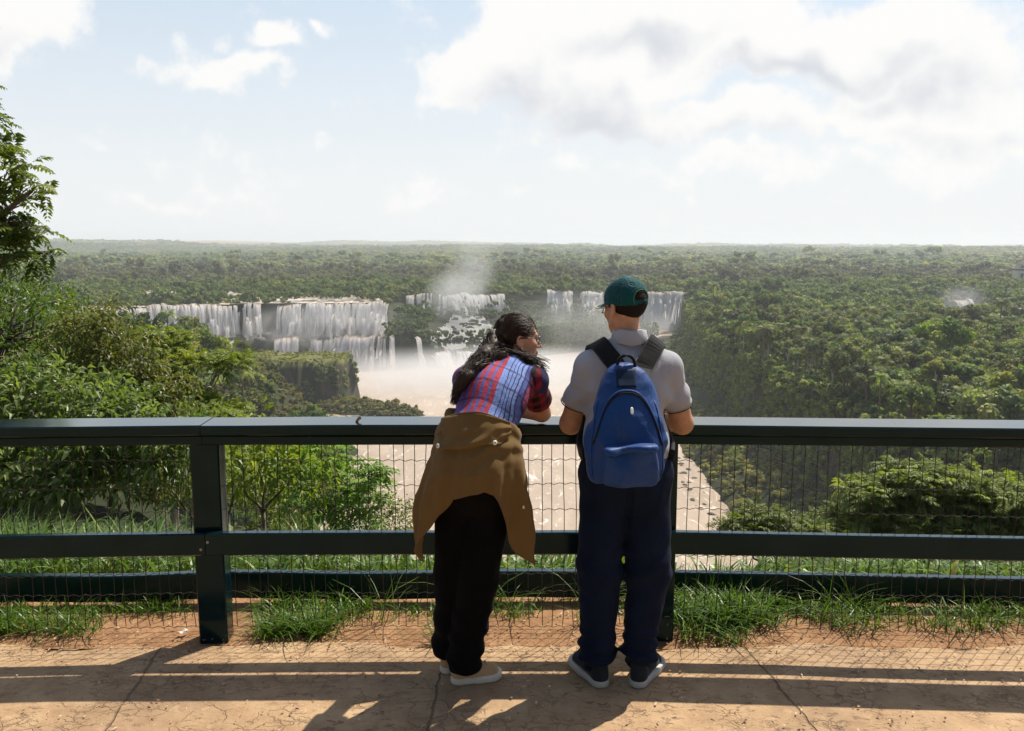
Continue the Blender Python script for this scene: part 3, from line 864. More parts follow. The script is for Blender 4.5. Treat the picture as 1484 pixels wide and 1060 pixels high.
GREEN = [(0.0, (.032, .060, .010)), (.3, (.083, .130, .020)), (.55, (.165, .210, .038)), (.8, (.27, .28, .058)), (1.0, (.40, .33, .085))]
SCRUB = [(0.0, (.07, .085, .018)), (.4, (.20, .21, .045)), (.75, (.34, .32, .075)), (1.0, (.44, .38, .12))]
FOREST_LEAF = leaf_mat('forest_leaf', GREEN, .42, .55, .2)
SCRUB_LEAF = leaf_mat('scrub_leaf', SCRUB, .45, .55, .2)
BARK = simple('grey_bark', (.16, .12, .085), .9, .35, 12, .5, 40, .01)
PALEBARK = simple('pale_bark', (.42, .36, .28), .9, .25, 12, .4, 40, .01)


def forest_tree_mesh(seed, R=4.4, hgt=9.5, n=15, per=58, fs=.42, flat=.6, name='forest_tree', leaf=None):
    rg = np.random.default_rng(seed)
    C, r = crown_layout(rg, R, hgt, n, flat)
    V, Q, T, t = clump_crown(rg, C, r, per, fs)
    b = MB()
    tv, tf = tube_np([[0, 0, -3], [.1, 0, hgt * .4], [.2, .1, hgt - R * flat * .8]], [.32, .24, .12], 6)
    n0 = len(V)
    mats = [leaf or FOREST_LEAF, PALEBARK if seed % 3 == 0 else BARK]
    Vs = [V, tv]; Qs = [Q, tf + n0]; n0 += len(tv); fq = [np.zeros(len(Q)), np.ones(len(tf))]
    for k in range(0, n, 3):
        lv, lf = tube_np([[.1, 0, hgt * .35], C[k] * np.array([.5, .5, .95]), C[k]], [.13, .09, .03], 4)
        Vs.append(lv); Qs.append(lf + n0); n0 += len(lv); fq.append(np.ones(len(lf)))
    Qa = np.concatenate(Qs); nq0 = len(Q)
    tint = np.concatenate([t[:nq0], np.full(len(Qa) - nq0, .5), t[nq0:]])
    fm = np.concatenate(fq + [np.zeros(len(T))])
    return mesh_np(name, np.concatenate(Vs), [Qa, T], mats, False, fm, {'tint': ('FACE', tint)})


def palm_mesh(seed, hgt=10, L=3.0, nf=17, name='palm_tree'):
    rg = np.random.default_rng(seed)
    Vs, Qs, fm, tt = [], [], [], []; n0 = 0
    tv, tf = tube_np([[0, 0, -3], [.15, .1, hgt * .5], [.1, .2, hgt]], [.24, .19, .16], 6)
    Vs.append(tv); Qs.append(tf); fm.append(np.ones(len(tf))); tt.append(np.full(len(tf), .5)); n0 = len(tv)
    top = np.array([.1, .2, hgt])
    for k in range(nf):
        az = k * 2.399 + rg.uniform(-.3, .3); el = rg.uniform(-.15, 1.15)
        u = np.linspace(0, 1, 9); Lk = L * rg.uniform(.8, 1.15)
        h = np.array([cos(az), sin(az), 0]); droop = 1.1 * u ** 2 * (1.3 - el * .4)
        P = top + h[None] * (Lk * u * cos(el * .8))[:, None]
        P[:, 2] += Lk * (u * sin(el)) - droop * Lk * .6
        side = np.array([-sin(az), cos(az), 0])
        for i in range(1, 9):
            w = L * .26 * sin(pi * (.12 + .86 * u[i])) + .08
            for sg in (-1, 1):
                a = P[i - 1]; b = P[i]; d = b - a
                tip = side * sg * w + d * .6 + np.array([0, 0, -w * .55])
                Vs.append(np.array([a, a + d * .8, a + d * .75 + tip, a + d * .1 + tip * .95])); Qs.append(np.array([[n0, n0 + 1, n0 + 2, n0 + 3]])); n0 += 4
                fm.append([0]); tt.append([np.clip(rg.normal(.5, .12), 0, 1)])
    return mesh_np(name, np.concatenate(Vs), np.concatenate(Qs), [FOREST_LEAF, BARK], False, np.concatenate(fm), {'tint': ('FACE', np.concatenate(tt))})


def bush_mesh(seed, name='bush'):
    rg = np.random.default_rng(seed)
    n = 9; D = unit(rg.normal(size=(n, 3)) + np.array([0, 0, .5])); C = D * rg.uniform(.35, .75, (n, 1)) * np.array([1, 1, .6]) + np.array([0, 0, .35])
    V, Q, T, t = clump_crown(rg, C, rg.uniform(.28, .45, n), 46, .11)
    return mesh_np(name, V, [Q, T], [SCRUB_LEAF], False, None, {'tint': ('FACE', t)})


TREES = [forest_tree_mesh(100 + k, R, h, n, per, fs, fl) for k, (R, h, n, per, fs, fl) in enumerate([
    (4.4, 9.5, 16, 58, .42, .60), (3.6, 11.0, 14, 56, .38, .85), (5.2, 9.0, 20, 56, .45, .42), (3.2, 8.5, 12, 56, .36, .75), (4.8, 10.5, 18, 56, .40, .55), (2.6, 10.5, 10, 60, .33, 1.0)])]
PALMS = [palm_mesh(200 + k, h) for k, h in enumerate((10.5, 12.0, 9.0))]
BUSHES = [bush_mesh(300 + k) for k in range(4)]


def lod_variants(n, nc, per, fs, R, hgt, flat, core=True, seed=0):
    o = []
    for k in range(n):
        rg = np.random.default_rng(seed + k)
        C, r = crown_layout(rg, R, hgt, nc, flat); r = r * (1.15 if nc < 8 else 1.0)
        o.append(clump_crown(rg, C, r, per, fs, core))
    return o


def merge(name, variants, X, Y, Z, S, SZ, ROT, TINT, VAR, mats, smooth=False):
    Vs, Qs, Ts, tq, tt = [], [], [], [], []; n0 = 0
    for k, (V, Q, T, t) in enumerate(variants):
        m = np.where(VAR == k)[0]
        if not len(m): continue
        c, s = np.cos(ROT[m])[:, None], np.sin(ROT[m])[:, None]
        P = np.stack([(V[None, :, 0] * c - V[None, :, 1] * s) * S[m, None] + X[m, None], (V[None, :, 0] * s + V[None, :, 1] * c) * S[m, None] + Y[m, None], V[None, :, 2] * SZ[m, None] + Z[m, None]], -1)
        off = (n0 + np.arange(len(m)) * len(V))[:, None, None]
        Vs.append(P.reshape(-1, 3)); n0 += P.shape[0] * P.shape[1]
        Qs.append((Q[None] + off).reshape(-1, 4)); tq.append(np.clip(t[None, :len(Q)] + TINT[m, None], 0, 1).ravel())
        if len(T): Ts.append((T[None] + off).reshape(-1, 3)); tt.append(np.clip(t[None, len(Q):] + TINT[m, None], 0, 1).ravel())
    F = [np.concatenate(Qs)] + ([np.concatenate(Ts)] if Ts else [])
    return mesh_np(name, np.concatenate(Vs), F, mats, smooth, None, {'tint': ('FACE', np.concatenate(tq + tt))})


def jgrid(x0, x1, y0, y1, s, rg):
    gx, gy = np.meshgrid(np.arange(x0, x1, s), np.arange(y0, y1, s * .92))
    gx = gx + (np.arange(gx.shape[0]) % 2)[:, None] * s * .5
    return (gx + rg.uniform(-.36, .36, gx.shape) * s).ravel(), (gy + rg.uniform(-.36, .36, gy.shape) * s).ravel()


def project(x, y, z):
    dx, dy, dz = x, y, z - CAM_H
    dep = dy * cos(PITCH) - dz * sin(PITCH); up = dy * sin(PITCH) + dz * cos(PITCH)
    return 742 + FPX * dx / dep, 530 - FPX * up / dep


rg = np.random.default_rng(77)
x, y = jgrid(-520, 760, 150, 1000, 8.2, rg)
azd = np.degrees(np.arctan2(x, y)); k = (np.abs(azd) < 39); x, y = x[k], y[k]
z = land_h(x, y)
e = 2.0
sl = np.hypot((land_h(x + e, y) - land_h(x - e, y)) / (2 * e), (land_h(x, y + e) - land_h(x, y - e)) / (2 * e))
d1 = poly_sd(x, y, RIM); d2 = poly_sd(x, y, LOW); dpr = poly_sd(x, y, PROMO)
keep = (z > -93) & (sl < 2.2) & (dpr < -3)
keep &= ~((x > -70) & (x < -4) & (y > 664) & (y < 770))                      # rapids
keep &= ~((x < -98) & (d1 > -5) & (y > 560))                                 # left falls and their ledges
keep &= ~((d1 > 0) & (x > 126) & (y > 700))                                  # foot of the bright falls
keep &= ~((d1 > -4) & (y > 560))| ((d1 > 2) & (x > -98) & (y > 640))
keep &= ~((y > 440) & (y < 535) & (x > -140) & (x < -40))                    # rubble and meadow of the promontory
keep &= ~((x > 296) & (x < 400) & (y > 690) & (y < 748) & (np.abs(x - 355) < 42))   # ravine pool
upriv = (x < -62) & (x > -470) & (y > 640) & (y < 905) & (d1 < 0) & (z > -50.5)
isl = fbm(x / 26, y / 34, 0, 3, 41) + .55 * sstep(715, 760, y + .15 * (x + 100)) + .5 * sstep(-230, -100, x) * sstep(698, 705, y)
keep &= ~(upriv & ((isl < .12 + .5 * np.exp(-((x + 245) / 45) ** 2)) | ((y - np.interp(x, [-342, -270, -190, -100], [602, 655, 686, 693])) < 9)))
keep &= ~((d1 > 0) & (x > -20) & (y < 560))                                  # talus gets bushes instead
tpx, tpy = project(x, y, z + 12.5)
lft = (x < -40) & (y < 560)
line = np.interp(tpx, [130, 200, 235, 265, 300, 380, 392, 560], [452, 462, 470, 474, 492, 515, 600, 604])
keep &= ~(lft & (tpy < line))
x, y, z, d1, upriv = x[keep], y[keep], z[keep], d1[keep], upriv[keep]
D = np.hypot(x, y)
size = np.clip(rg.normal(1.28, .32, len(x)), .6, 2.1) * np.where(upriv, .8, 1.0)
left = (x < -40) & (y < 540)
size = np.where((d1 > 0), size * .62, size)                                  # stunted trees on the ledges
size = np.where(left & (D < 260), size * .75, size)
px, py = project(x, y, z + 7 * size)
kind = np.where(rg.random(len(x)) < .17, 1, 0); kind = np.where(upriv | (d1 > 0), 0, kind)
vis = (px > -10) & (px < 1494) & (py < 603) & ~((px > 640) & (px < 1005) & (py > 430)) & ~((px < 235) & (py > 380))
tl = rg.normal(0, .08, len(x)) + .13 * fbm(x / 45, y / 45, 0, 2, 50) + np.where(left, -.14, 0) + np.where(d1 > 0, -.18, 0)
# the nearest that show are trees of their own, the rest one mass
near_score = np.where(vis, size / D, 0)
order = np.argsort(-near_score)
ind = np.zeros(len(x), bool)
bro = [i for i in order if kind[i] == 0][:285]; pal = [i for i in order if kind[i] == 1][:70]
ind[bro] = True; ind[pal] = True
LBL = {
    'plateau': ('rounded olive green forest tree on the wooded plateau right of the river', 'trees of the wooded plateau right of the river'),
    'palm': ('feathery palm on the wooded plateau right of the river', 'palms of the wooded plateau right of the river'),
    'slope': ('dark green forest tree on the shaded slope left of the grassy ledge', 'trees on the left gorge slope'),
    'slopepalm': ('dark palm on the shaded slope left of the grassy ledge', 'palms on the left gorge slope'),
    'ledge': ('low dark tree on the misty cliff ledges below the falls', 'trees on the misty ledges'),
    'top': ('green forest tree on the far side of the gorge behind the brink of the falls', 'trees behind the falls'),
    'toppalm': ('palm on the far side of the gorge behind the brink of the falls', 'palms behind the falls'),
}
for i in np.where(ind)[0]:
    pk = kind[i] == 1
    if left[i]: L = LBL['slopepalm' if pk else 'slope']
    elif d1[i] > 0: L = LBL['ledge']
    elif x[i] > 80: L = LBL['palm' if pk else 'plateau']
    else: L = LBL['toppalm' if pk else 'top']
    me = PALMS[i % 3] if pk else TREES[int(rg.integers(0, 6))]
    o = link('palm_tree' if pk else 'forest_tree', me)
    o.location = (x[i], y[i], z[i] - .3); s = size[i]; o.scale = (s, s, s * rg.uniform(.85, 1.15)); o.rotation_euler = (0, 0, rg.uniform(0, 6.28))
    tag(o, L[0], 'palm' if pk else 'tree', L[1])
r_ = ~ind
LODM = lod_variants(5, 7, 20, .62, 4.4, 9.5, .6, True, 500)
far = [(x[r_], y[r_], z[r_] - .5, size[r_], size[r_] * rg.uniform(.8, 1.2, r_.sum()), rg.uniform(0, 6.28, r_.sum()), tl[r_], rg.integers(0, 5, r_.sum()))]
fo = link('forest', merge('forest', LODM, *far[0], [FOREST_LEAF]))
tag(fo, 'forest canopy covering the plateau around the falls', 'forest', None, 'stuff')
# one yellow tree stands out
c = at_y(1192, 600, 246)
yel = leaf_mat('yellow_leaf', [(0, (.16, .15, .01)), (.5, (.32, .28, .02)), (1, (.45, .38, .04))], .25)
o = link('forest_tree', forest_tree_mesh(170, 2.6, 12, 12, 60, .33, 1.15, 'forest_tree', yel)); o.location = (c[0], c[1], float(hz(c[0], c[1])[0]) - 1.0)
tag(o, 'tall bright yellow green tree standing out just above the right rail', 'tree')

# far forest, coarser with distance
def far_zone(D0, D1, s, R, variants, nm, label, hs=1.0):
    rg = np.random.default_rng(int(D0))
    xs, ys = jgrid(-D1 * .80, D1 * .80, D0 * .74, D1, s, rg)
    Dd = np.hypot(xs, ys); m = (np.abs(np.arctan2(xs, ys)) < radians(38)) & (Dd > D0 * 1.0) & (Dd < D1) & ~((xs < -62) & (xs > -470) & (ys < 905)) & (ys > 900 if D0 < 1100 else True)
    xs, ys, Dd = xs[m], ys[m], Dd[m]; zs = land_h(xs, ys); n = len(xs)
    S = np.clip(rg.normal(1, .38, n), .45, 2.2) * np.where(rg.random(n) < .05, 1.7, 1.0); S = np.minimum(S, 1.5) if D0 > 2500 else S; tn = rg.normal(0, .12, n) + .38 * fbm(xs / (s * 6), ys / (s * 14), 0, 3, 60)
    cl = np.hypot(xs - 586, ys - 960) > 34; xs, ys, Dd, zs = xs[cl], ys[cl], Dd[cl], zs[cl]; S, tn = S[cl], tn[cl]; n = len(xs)
    o = link(nm, merge(nm, variants, xs, ys, zs - (1 if D0 < 2500 else 7 * hs), S * R, S * hs * rg.uniform(.75, 1.3, n), rg.uniform(0, 6.28, n), tn, rg.integers(0, len(variants), n), [FOREST_LEAF]))
    tag(o, label, 'forest', None, 'stuff'); return n


V1 = lod_variants(4, 4, 12, .8, 4.6, 9, .55, True, 600)
V2 = lod_variants(4, 3, 7, 1.25, 4.6, 9, .55, True, 650)
nfar = [far_zone(905, 1500, 8.6, 1.1, V1, 'forest', 'green forest canopy beyond the falls'),
        far_zone(1500, 2600, 14, 1.7, V2, 'forest', 'hazy forest canopy farther beyond the falls', 1.1),
        far_zone(2600, 5200, 26, 2.9, V2, 'forest', 'blue grey forest near the horizon', 1.3),
        far_zone(5200, 9800, 55, 6.0, V2, 'forest', 'pale forested ridge at the horizon', 1.7)]
print('forest', len(x), ind.sum(), nfar)

# unseen trees added behind the viewpoint to dim the rear sky light
rgb = np.random.default_rng(8); n = 150
aa = rgb.uniform(radians(112), radians(248), n); rr = rgb.uniform(13, 42, n)
o = link('forest', merge('forest', LODM, np.sin(aa) * rr, np.cos(aa) * rr, np.full(n, -.5) + (rr - 13) * .25, np.full(n, .95) * rgb.uniform(.7, 1.3, n), rgb.uniform(1.0, 1.5, n), rgb.uniform(0, 6.28, n), rgb.normal(-.1, .1, n), rgb.integers(0, 5, n), [FOREST_LEAF]))
tag(o, 'unseen forest edge added behind the viewpoint to dim the rear sky', 'forest', None, 'stuff')

# low growth that hides the ground along the brinks, on the ledge top and over the rubble
def undergrowth(nm, label, xs, ys, s, dark=0.0, leafm=None):
    zs = land_h(xs, ys); n = len(xs); rgu = np.random.default_rng(len(xs))
    Vb = lod_variants(4, 4, 14, .34, 1.0, 1.3, .8, True, 700)
    o = link(nm, merge(nm, Vb, xs, ys, zs - .25 * s, s * rgu.uniform(.6, 1.5, n), s * rgu.uniform(.6, 1.4, n), rgu.uniform(0, 6.28, n), rgu.normal(dark, .1, n), rgu.integers(0, 4, n), [leafm or FOREST_LEAF])); tag(o, label, 'undergrowth', None, 'stuff')


ux, uy = jgrid(60, 260, 170, 800, 3.4, np.random.default_rng(91)); ud = poly_sd(ux, uy, RIM); k = (ud < 3) & (ud > -26) & (np.abs(np.arctan2(ux, uy)) < radians(38)); undergrowth('undergrowth', 'tangled low growth along the brink of the right cliff', ux[k], uy[k], 2.6, -.1)
ux, uy = jgrid(-195, -40, 462, 548, 2.0, np.random.default_rng(92)); uz = land_h(ux, uy); usl = np.abs(land_h(ux + 1, uy) - land_h(ux - 1, uy)) + np.abs(land_h(ux, uy + 1) - land_h(ux, uy - 1)); k = (usl < 5) & (uz > -94.5) & ((uz < -71) | (fbm(ux / 8, uy / 8, 0, 3, 93) > .0)); undergrowth('undergrowth', 'low scrub over the grassy ledge and its rubble', ux[k], uy[k], .75, .0, SCRUB_LEAF)
ux, uy = jgrid(66, 110, 200, 440, 2.6, np.random.default_rng(94)); uz = land_h(ux, uy); k = (uz > -94) & (poly_sd(ux, uy, LOW) > 0) & (fbm(ux / 9, uy / 9, 0, 3, 95) > -.2); undergrowth('undergrowth', 'scrub on the rubble slope below the right cliff', ux[k], uy[k], 1.3, .0, SCRUB_LEAF)
ux, uy = jgrid(-100, 125, 660, 838, 4.2, np.random.default_rng(96)); k = (poly_sd(ux, uy, RIM) > 2) & (poly_sd(ux, uy, LOW) < 3) & (np.abs(ux + 36) > 33) & ~((ux > 112) & (uy > 740)); undergrowth('undergrowth', 'dark scrub on the misty ledges under the far falls', ux[k], uy[k], 2.4, -.22)
ux, uy = jgrid(-200, -52, 200, 500, 4.0, np.random.default_rng(97)); uz = land_h(ux, uy); k = (uz > -94) & (poly_sd(ux, uy, PROMO) < -3); undergrowth('undergrowth', 'olive scrub on the left gorge slope', ux[k], uy[k], 2.0, .1)

# bushes on the talus, the promontory and its rubble
def bush(xx, yy, s, L, sink=.1):
    o = link('bush', BUSHES[int(rg.integers(0, 4))]); o.location = (xx, yy, float(hz(xx, yy)[0]) - s * sink); o.scale = (s, s, s * rg.uniform(.7, 1.1)); o.rotation_euler = (0, 0, rg.uniform(0, 6.28))
    tag(o, L[0], 'bush', L[1])


n = 0
while n < 165:
    yy = rg.uniform(215, 420); xe = np.interp(yy, [212, 253, 320, 400, 500], [107, 105, 105, 106, 111]); xx = xe - rg.uniform(-2, 34)
    if hz(xx, yy)[0] < -94.5: continue
    bush(xx, yy, rg.uniform(1.4, 3.4), ('round green bush on the rubble slope between the river and the right cliff', 'bushes below the right cliff')); n += 1
n = 0
while n < 125:
    xx, yy = rg.uniform(-190, -40), rg.uniform(470, 545)
    zz = float(hz(xx, yy)[0])
    if zz < -94: continue
    top_ = zz > -70 and xx > -150
    if top_ and rg.random() < .55: continue
    bush(xx, yy, rg.uniform(.9, 1.8) if top_ else rg.uniform(1.4, 3.2), ('low olive bush on the flat grassy top of the cliff ledge', 'bushes on the grassy ledge') if top_ else ('olive green bush on the rubble around the foot of the grassy ledge', 'bushes around the grassy ledge')); n += 1


# leaf curtains and ferns hanging on the cliffs
def cliff_veg(name, poly, dens, zr, cover, label, seed, fs=.5, tsh=-.15):
    rg = np.random.default_rng(seed); P = np.asarray(poly, float)
    L = np.concatenate([[0], np.cumsum(np.linalg.norm(np.diff(P, axis=0), axis=1))]); n = int(L[-1] * dens)
    s = rg.uniform(0, L[-1], n); xx = np.interp(s, L, P[:, 0]); yy = np.interp(s, L, P[:, 1])
    kk = np.clip(np.searchsorted(L, s) - 1, 0, len(P) - 2); t = unit(P[kk + 1] - P[kk]); nr = np.stack([-t[:, 1], t[:, 0]], -1)   # into the gorge
    zz = rg.uniform(zr[0], zr[1], n)
    cv = fbm(s / 9, zz / 22, seed, 3, seed) + .5 * sstep(zr[0], zr[1], zz)
    m = cv > cover; s, xx, yy, zz, nr = s[m], xx[m], yy[m], zz[m], nr[m]; n = len(s)
    # find the cliff face: step into the gorge until the ground drops below zz
    off = np.full(n, -6.0)
    for st in np.arange(-6, 16, .7):
        h = land_h(xx + nr[:, 0] * off, yy + nr[:, 1] * off); off = np.where(h > zz, off + .7, off)
    pos = np.stack([xx + nr[:, 0] * off, yy + nr[:, 1] * off, zz], -1)
    V, Q, T, tt = clump_crown(rg, pos, rg.uniform(.9, 2.0, n), 15, fs, True, -.2)
    tt = np.clip(tt + tsh, 0, 1)
    o = link(name, mesh_np(name, V, [Q, T], [FOREST_LEAF], False, None, {'tint': ('FACE', tt)})); tag(o, label, 'vegetation', None, 'stuff')


cliff_veg('cliff_vegetation', [(250, 166), (160, 179), (122, 195), (109, 214), (108, 250)], 6, (-86, -54), .28, 'patchy dark creepers on the shaded basalt cliff of the right bank', 71)
cliff_veg('cliff_vegetation', [(108, 250), (107.5, 320), (109, 400), (115, 500), (123, 600), (137, 700), (150, 780)], 8, (-90, -54), -.15, 'hanging green creepers covering the right cliff upstream', 72)
cliff_veg('cliff_vegetation', [(-104, 536), (-101, 522), (-104, 509), (-150, 497), (-188, 501)], 9, (-94, -67), .38, 'creepers hanging down the cliff of the grassy ledge', 73, .42, -.05)
cliff_veg('cliff_vegetation', [(128, 838), (98, 835), (66, 838), (34, 836), (-20, 815), (-60, 800), (-97, 797), (-102, 760), (-98, 700)][:3], 5, (-80, -48), .25, 'dark ferns on the back wall of the gorge', 74, .5, -.2)
cliff_veg('cliff_vegetation', [(128, 752), (60, 765), (25, 737), (-2, 708)], 7, (-94, -68), -.1, 'dark green growth on the misty middle cliff', 75, .6, -.2)
cliff_veg('cliff_vegetation', [(-12, 704), (-30, 690), (-62, 672), (-98, 662)], 5, (-94, -68), .18, 'sparse ferns on the wet lower cliff beside the thin waterfall', 76, .6, -.3)


# ------------------------------------------------------------------ near plants: leaf by leaf
def leaves(P, Dv, Nn, L, Wd, droop=.25):
    """folded, drooping leaves. 4 triangles each"""
    n = len(P); L = np.broadcast_to(L, (n,))[:, None]; Wd = np.broadcast_to(Wd, (n,))[:, None]
    Dv = unit(Dv); S = unit(np.cross(Dv, Nn)); Nn = np.cross(S, Dv)
    c = P + Dv * L * .45 + Nn * L * .04
    V = np.stack([P, c + S * Wd + Nn * Wd * .45, c, c - S * Wd + Nn * Wd * .45, P + Dv * L - np.array([0, 0, 1.0]) * L * droop], 1).reshape(-1, 3)
    b = np.arange(n)[:, None, None] * 5
    F = (np.array([[0, 2, 1], [0, 3, 2], [1, 2, 4], [2, 3, 4]])[None] + b).reshape(-1, 3)
    return V, F


def foliage_broad(rg, C, n, L, spread, droop=.3):
    k = len(C); P = np.repeat(C, n, 0); d = unit(rg.normal(size=(k * n, 3)) + np.array([0, 0, .15]))
    P = P + d * spread * rg.uniform(.1, 1, (k * n, 1))
    N_ = unit(rg.normal(size=P.shape) * .5 + np.array([.2, .2, 1.0]))
    V, F = leaves(P, d, N_, L * rg.uniform(.65, 1.3, len(P)), L * .2 * rg.uniform(.8, 1.25, len(P)), droop)
    ct = rg.normal(.5, .13, k)
    t = np.repeat(np.clip(np.repeat(ct, n) + rg.normal(0, .1, k * n), 0, 1), 4)
    return V, F, t


def foliage_pinnate(rg, C, nf, Lf, npair, lw, droop=.5, up=.25):
    """feather leaves: a drooping midrib with pairs of leaflets"""
    k = len(C); P = np.repeat(C, nf, 0); d = unit(rg.normal(size=(k * nf, 3)) * np.array([1, 1, .5]) + np.array([0, 0, up])); m = len(P)
    Lk = Lf * rg.uniform(.7, 1.25, m)
    u = np.linspace(.15, 1, npair)
    Pc = P[:, None] + d[:, None] * (Lk[:, None] * u)[..., None]; Pc[..., 2] -= droop * Lk[:, None] * u ** 2 * .6
    tang = d[:, None] - np.array([0, 0, 1.0]) * (droop * 1.2 * u)[None, :, None]; tang = unit(tang)
    side = unit(np.cross(d, np.array([0, 0, 1.0]) + 0 * d))[:, None] + 0 * Pc
    up_ = unit(np.cross(side, tang))
    Vs, Fs, ts = [], [], []; n0 = 0
    ct = np.clip(np.repeat(rg.normal(.5, .13, k), nf) + rg.normal(0, .06, m), 0, 1)
    for sg in (-1, 1):
        dd = side * sg + tang * .55 - np.array([0, 0, .25]) + rg.normal(0, .12, Pc.shape)
        ll = (Lk[:, None] * .36 * np.sin(pi * (.15 + .75 * u))[None]).ravel()
        V, F = leaves(Pc.reshape(-1, 3), dd.reshape(-1, 3), up_.reshape(-1, 3) + rg.normal(0, .2, (m * npair, 3)), ll, ll * lw, .12)
        Vs.append(V); Fs.append(F + n0); n0 += len(V); ts.append(np.repeat(np.repeat(ct, npair), 4))
    return np.concatenate(Vs), np.concatenate(Fs), np.concatenate(ts)


def blob_points(rg, blobs, n, shell=.55):
    vol = np.array([b[3] * b[4] * b[5] for b in blobs]) ** .67; w = vol / vol.sum(); out_ = []; ids = []
    for bi, b in enumerate(blobs):
        m = max(3, int(n * w[bi])); d = unit(rg.normal(size=(m, 3)) + np.array([0, 0, .15]))
        q = rg.uniform(shell ** 3, 1, (m, 1)) ** (1 / 3)
        out_.append(np.array(b[:3]) + d * q * np.array(b[3:6]) * (1 + .18 * rg.normal(size=(m, 1)))); ids += [bi] * m
    return np.concatenate(out_), np.array(ids)


def near_tree(name, base, blobs, ncl, kind, label, cat, leafm, seed, bark=None, tr=.09, group=None, core=0.0, twigs=.35, **kw):
    """an Empty at the foot > trunk (with limbs and twigs), crown. base and blobs in world metres"""
    rg = np.random.default_rng(seed)
    root = bpy.data.objects.new(name, None); COL.objects.link(root); base = np.array(base, float); root.location = base
    tag(root, label, cat, group)
    C, ids = blob_points(rg, blobs, ncl)
    C = C - base
    b = MB(); ctr = np.mean([np.array(q[:3]) for q in blobs], 0) - base
    lowz = min(q[2] - q[5] * .6 for q in blobs) - base[2]
    fork = np.array([ctr[0] * .45, ctr[1] * .45, max(lowz * .8, .25 * ctr[2])])
    def wig(a, c, k=6, amp=.08):
        u = np.linspace(0, 1, k)[:, None]; L = np.linalg.norm(c - a)
        return a + (c - a) * u + rg.normal(0, amp * L / k * 1.6, (k, 3)) * np.sin(pi * u)
    b.tube(wig(np.array([0, 0, -.4]), fork, 6, .05), np.linspace(tr, tr * .75, 6), 8)
    for bi, q in enumerate(blobs):
        cc = np.array(q[:3]) - base
        mid = fork + (cc - fork) * .5 + np.array([0, 0, -.05 * np.linalg.norm(cc - fork)])
        b.tube(wig(fork, cc, 7, .14), np.linspace(tr * .6, tr * .18, 7), 6)
        for j in np.where(ids == bi)[0]:
            if rg.random() < twigs:
                b.tube(wig(cc if rg.random() < .5 else mid + (cc - mid) * rg.random(), C[j], 4, .2), np.linspace(tr * .16, tr * .05, 4), 3)
    b.build('trunk', bark or BARK, root, True)
    if kind == 'broad': V, F, t = foliage_broad(rg, C, **kw)
    else: V, F, t = foliage_pinnate(rg, C, **kw)
    link('crown', mesh_np('crown', V, F, [leafm], False, None, {'tint': ('FACE', t)}), root)
    return root


DARKLEAF = leaf_mat('dark_glossy_leaf', [(0, (.018, .040, .006)), (.4, (.06, .105, .013)), (.7, (.12, .175, .022)), (1, (.21, .24, .04))], .46, .42, .45)
LIMELEAF = leaf_mat('lime_leaf', [(0, (.06, .095, .010)), (.4, (.13, .185, .020)), (.7, (.22, .265, .032)), (1, (.36, .36, .08))], .46, .45, .4)
BRIGHTLEAF = leaf_mat('bright_fern_leaf', [(0, (.06, .11, .012)), (.4, (.12, .20, .022)), (.7, (.19, .27, .034)), (1, (.28, .33, .06))], .46, .5, .35)


def gz(x, y): return float(hz(x, y)[0])


# left: the big dark tree, the paler leafy one, the flat-topped feathery one, and the shrubs below them
near_tree('broadleaf_tree', (-10.5, 14.5, gz(-10.5, 14.5)), [(-9.6, 14, 1.1, 1.9, 1.6, 1.0), (-8.0, 13.6, .35, 1.5, 1.4, 1.0), (-9.4, 13.3, -.7, 1.7, 1.4, 1.2), (-7.4, 13.0, -.9, 1.2, 1.1, 1.0), (-11.5, 14, .4, 1.8, 1.5, 1.5), (-8.4, 12.6, -2.0, 1.6, 1.1, .9), (-6.9, 13.4, .0, .8, .8, .55), (-10.2, 12.8, -1.9, 1.6, 1.2, 1.0)],
          1050, 'broad', 'big dense dark green tree filling the left edge above the rail', 'tree', DARKLEAF, 901, tr=.16, n=36, L=.10, spread=.27)
near_tree('leafy_tree', (-5.9, 12.2, gz(-5.9, 12.2)), [(-5.9, 12.2, .55, .55, .5, .5), (-5.35, 12.0, .25, .5, .45, .45), (-6.3, 12.0, -.1, .6, .6, .55), (-5.3, 11.8, -.5, .7, .6, .5), (-4.9, 11.9, -.15, .42, .4, .4), (-5.9, 11.6, -1.1, .8, .6, .5), (-4.95, 11.4, -1.2, .6, .5, .45)],
          330, 'broad', 'yellow green leafy tree with clustered glossy leaves right of the big dark tree', 'tree', LIMELEAF, 902, tr=.06, n=32, L=.10, spread=.2, twigs=.5)
near_tree('feathery_tree', (-8.0, 19.5, gz(-8.0, 19.5)), [(-8.3, 20, -.35, .8, .7, .22), (-7.3, 19.6, -.85, .9, .8, .2), (-6.5, 19.4, -.75, .55, .6, .16), (-7.9, 19.2, -1.25, .8, .7, .2), (-6.9, 19, -1.75, .9, .8, .22), (-8.6, 19.6, -1.9, .9, .8, .3), (-6.2, 19.2, -2.3, .8, .7, .25)],
          240, 'pinnate', 'flat topped feathery tree with pale forked branches beside the leafy tree', 'tree', LIMELEAF, 903, bark=PALEBARK, tr=.11, nf=6, Lf=.36, npair=8, lw=.2, droop=.3, up=.1, twigs=.5)
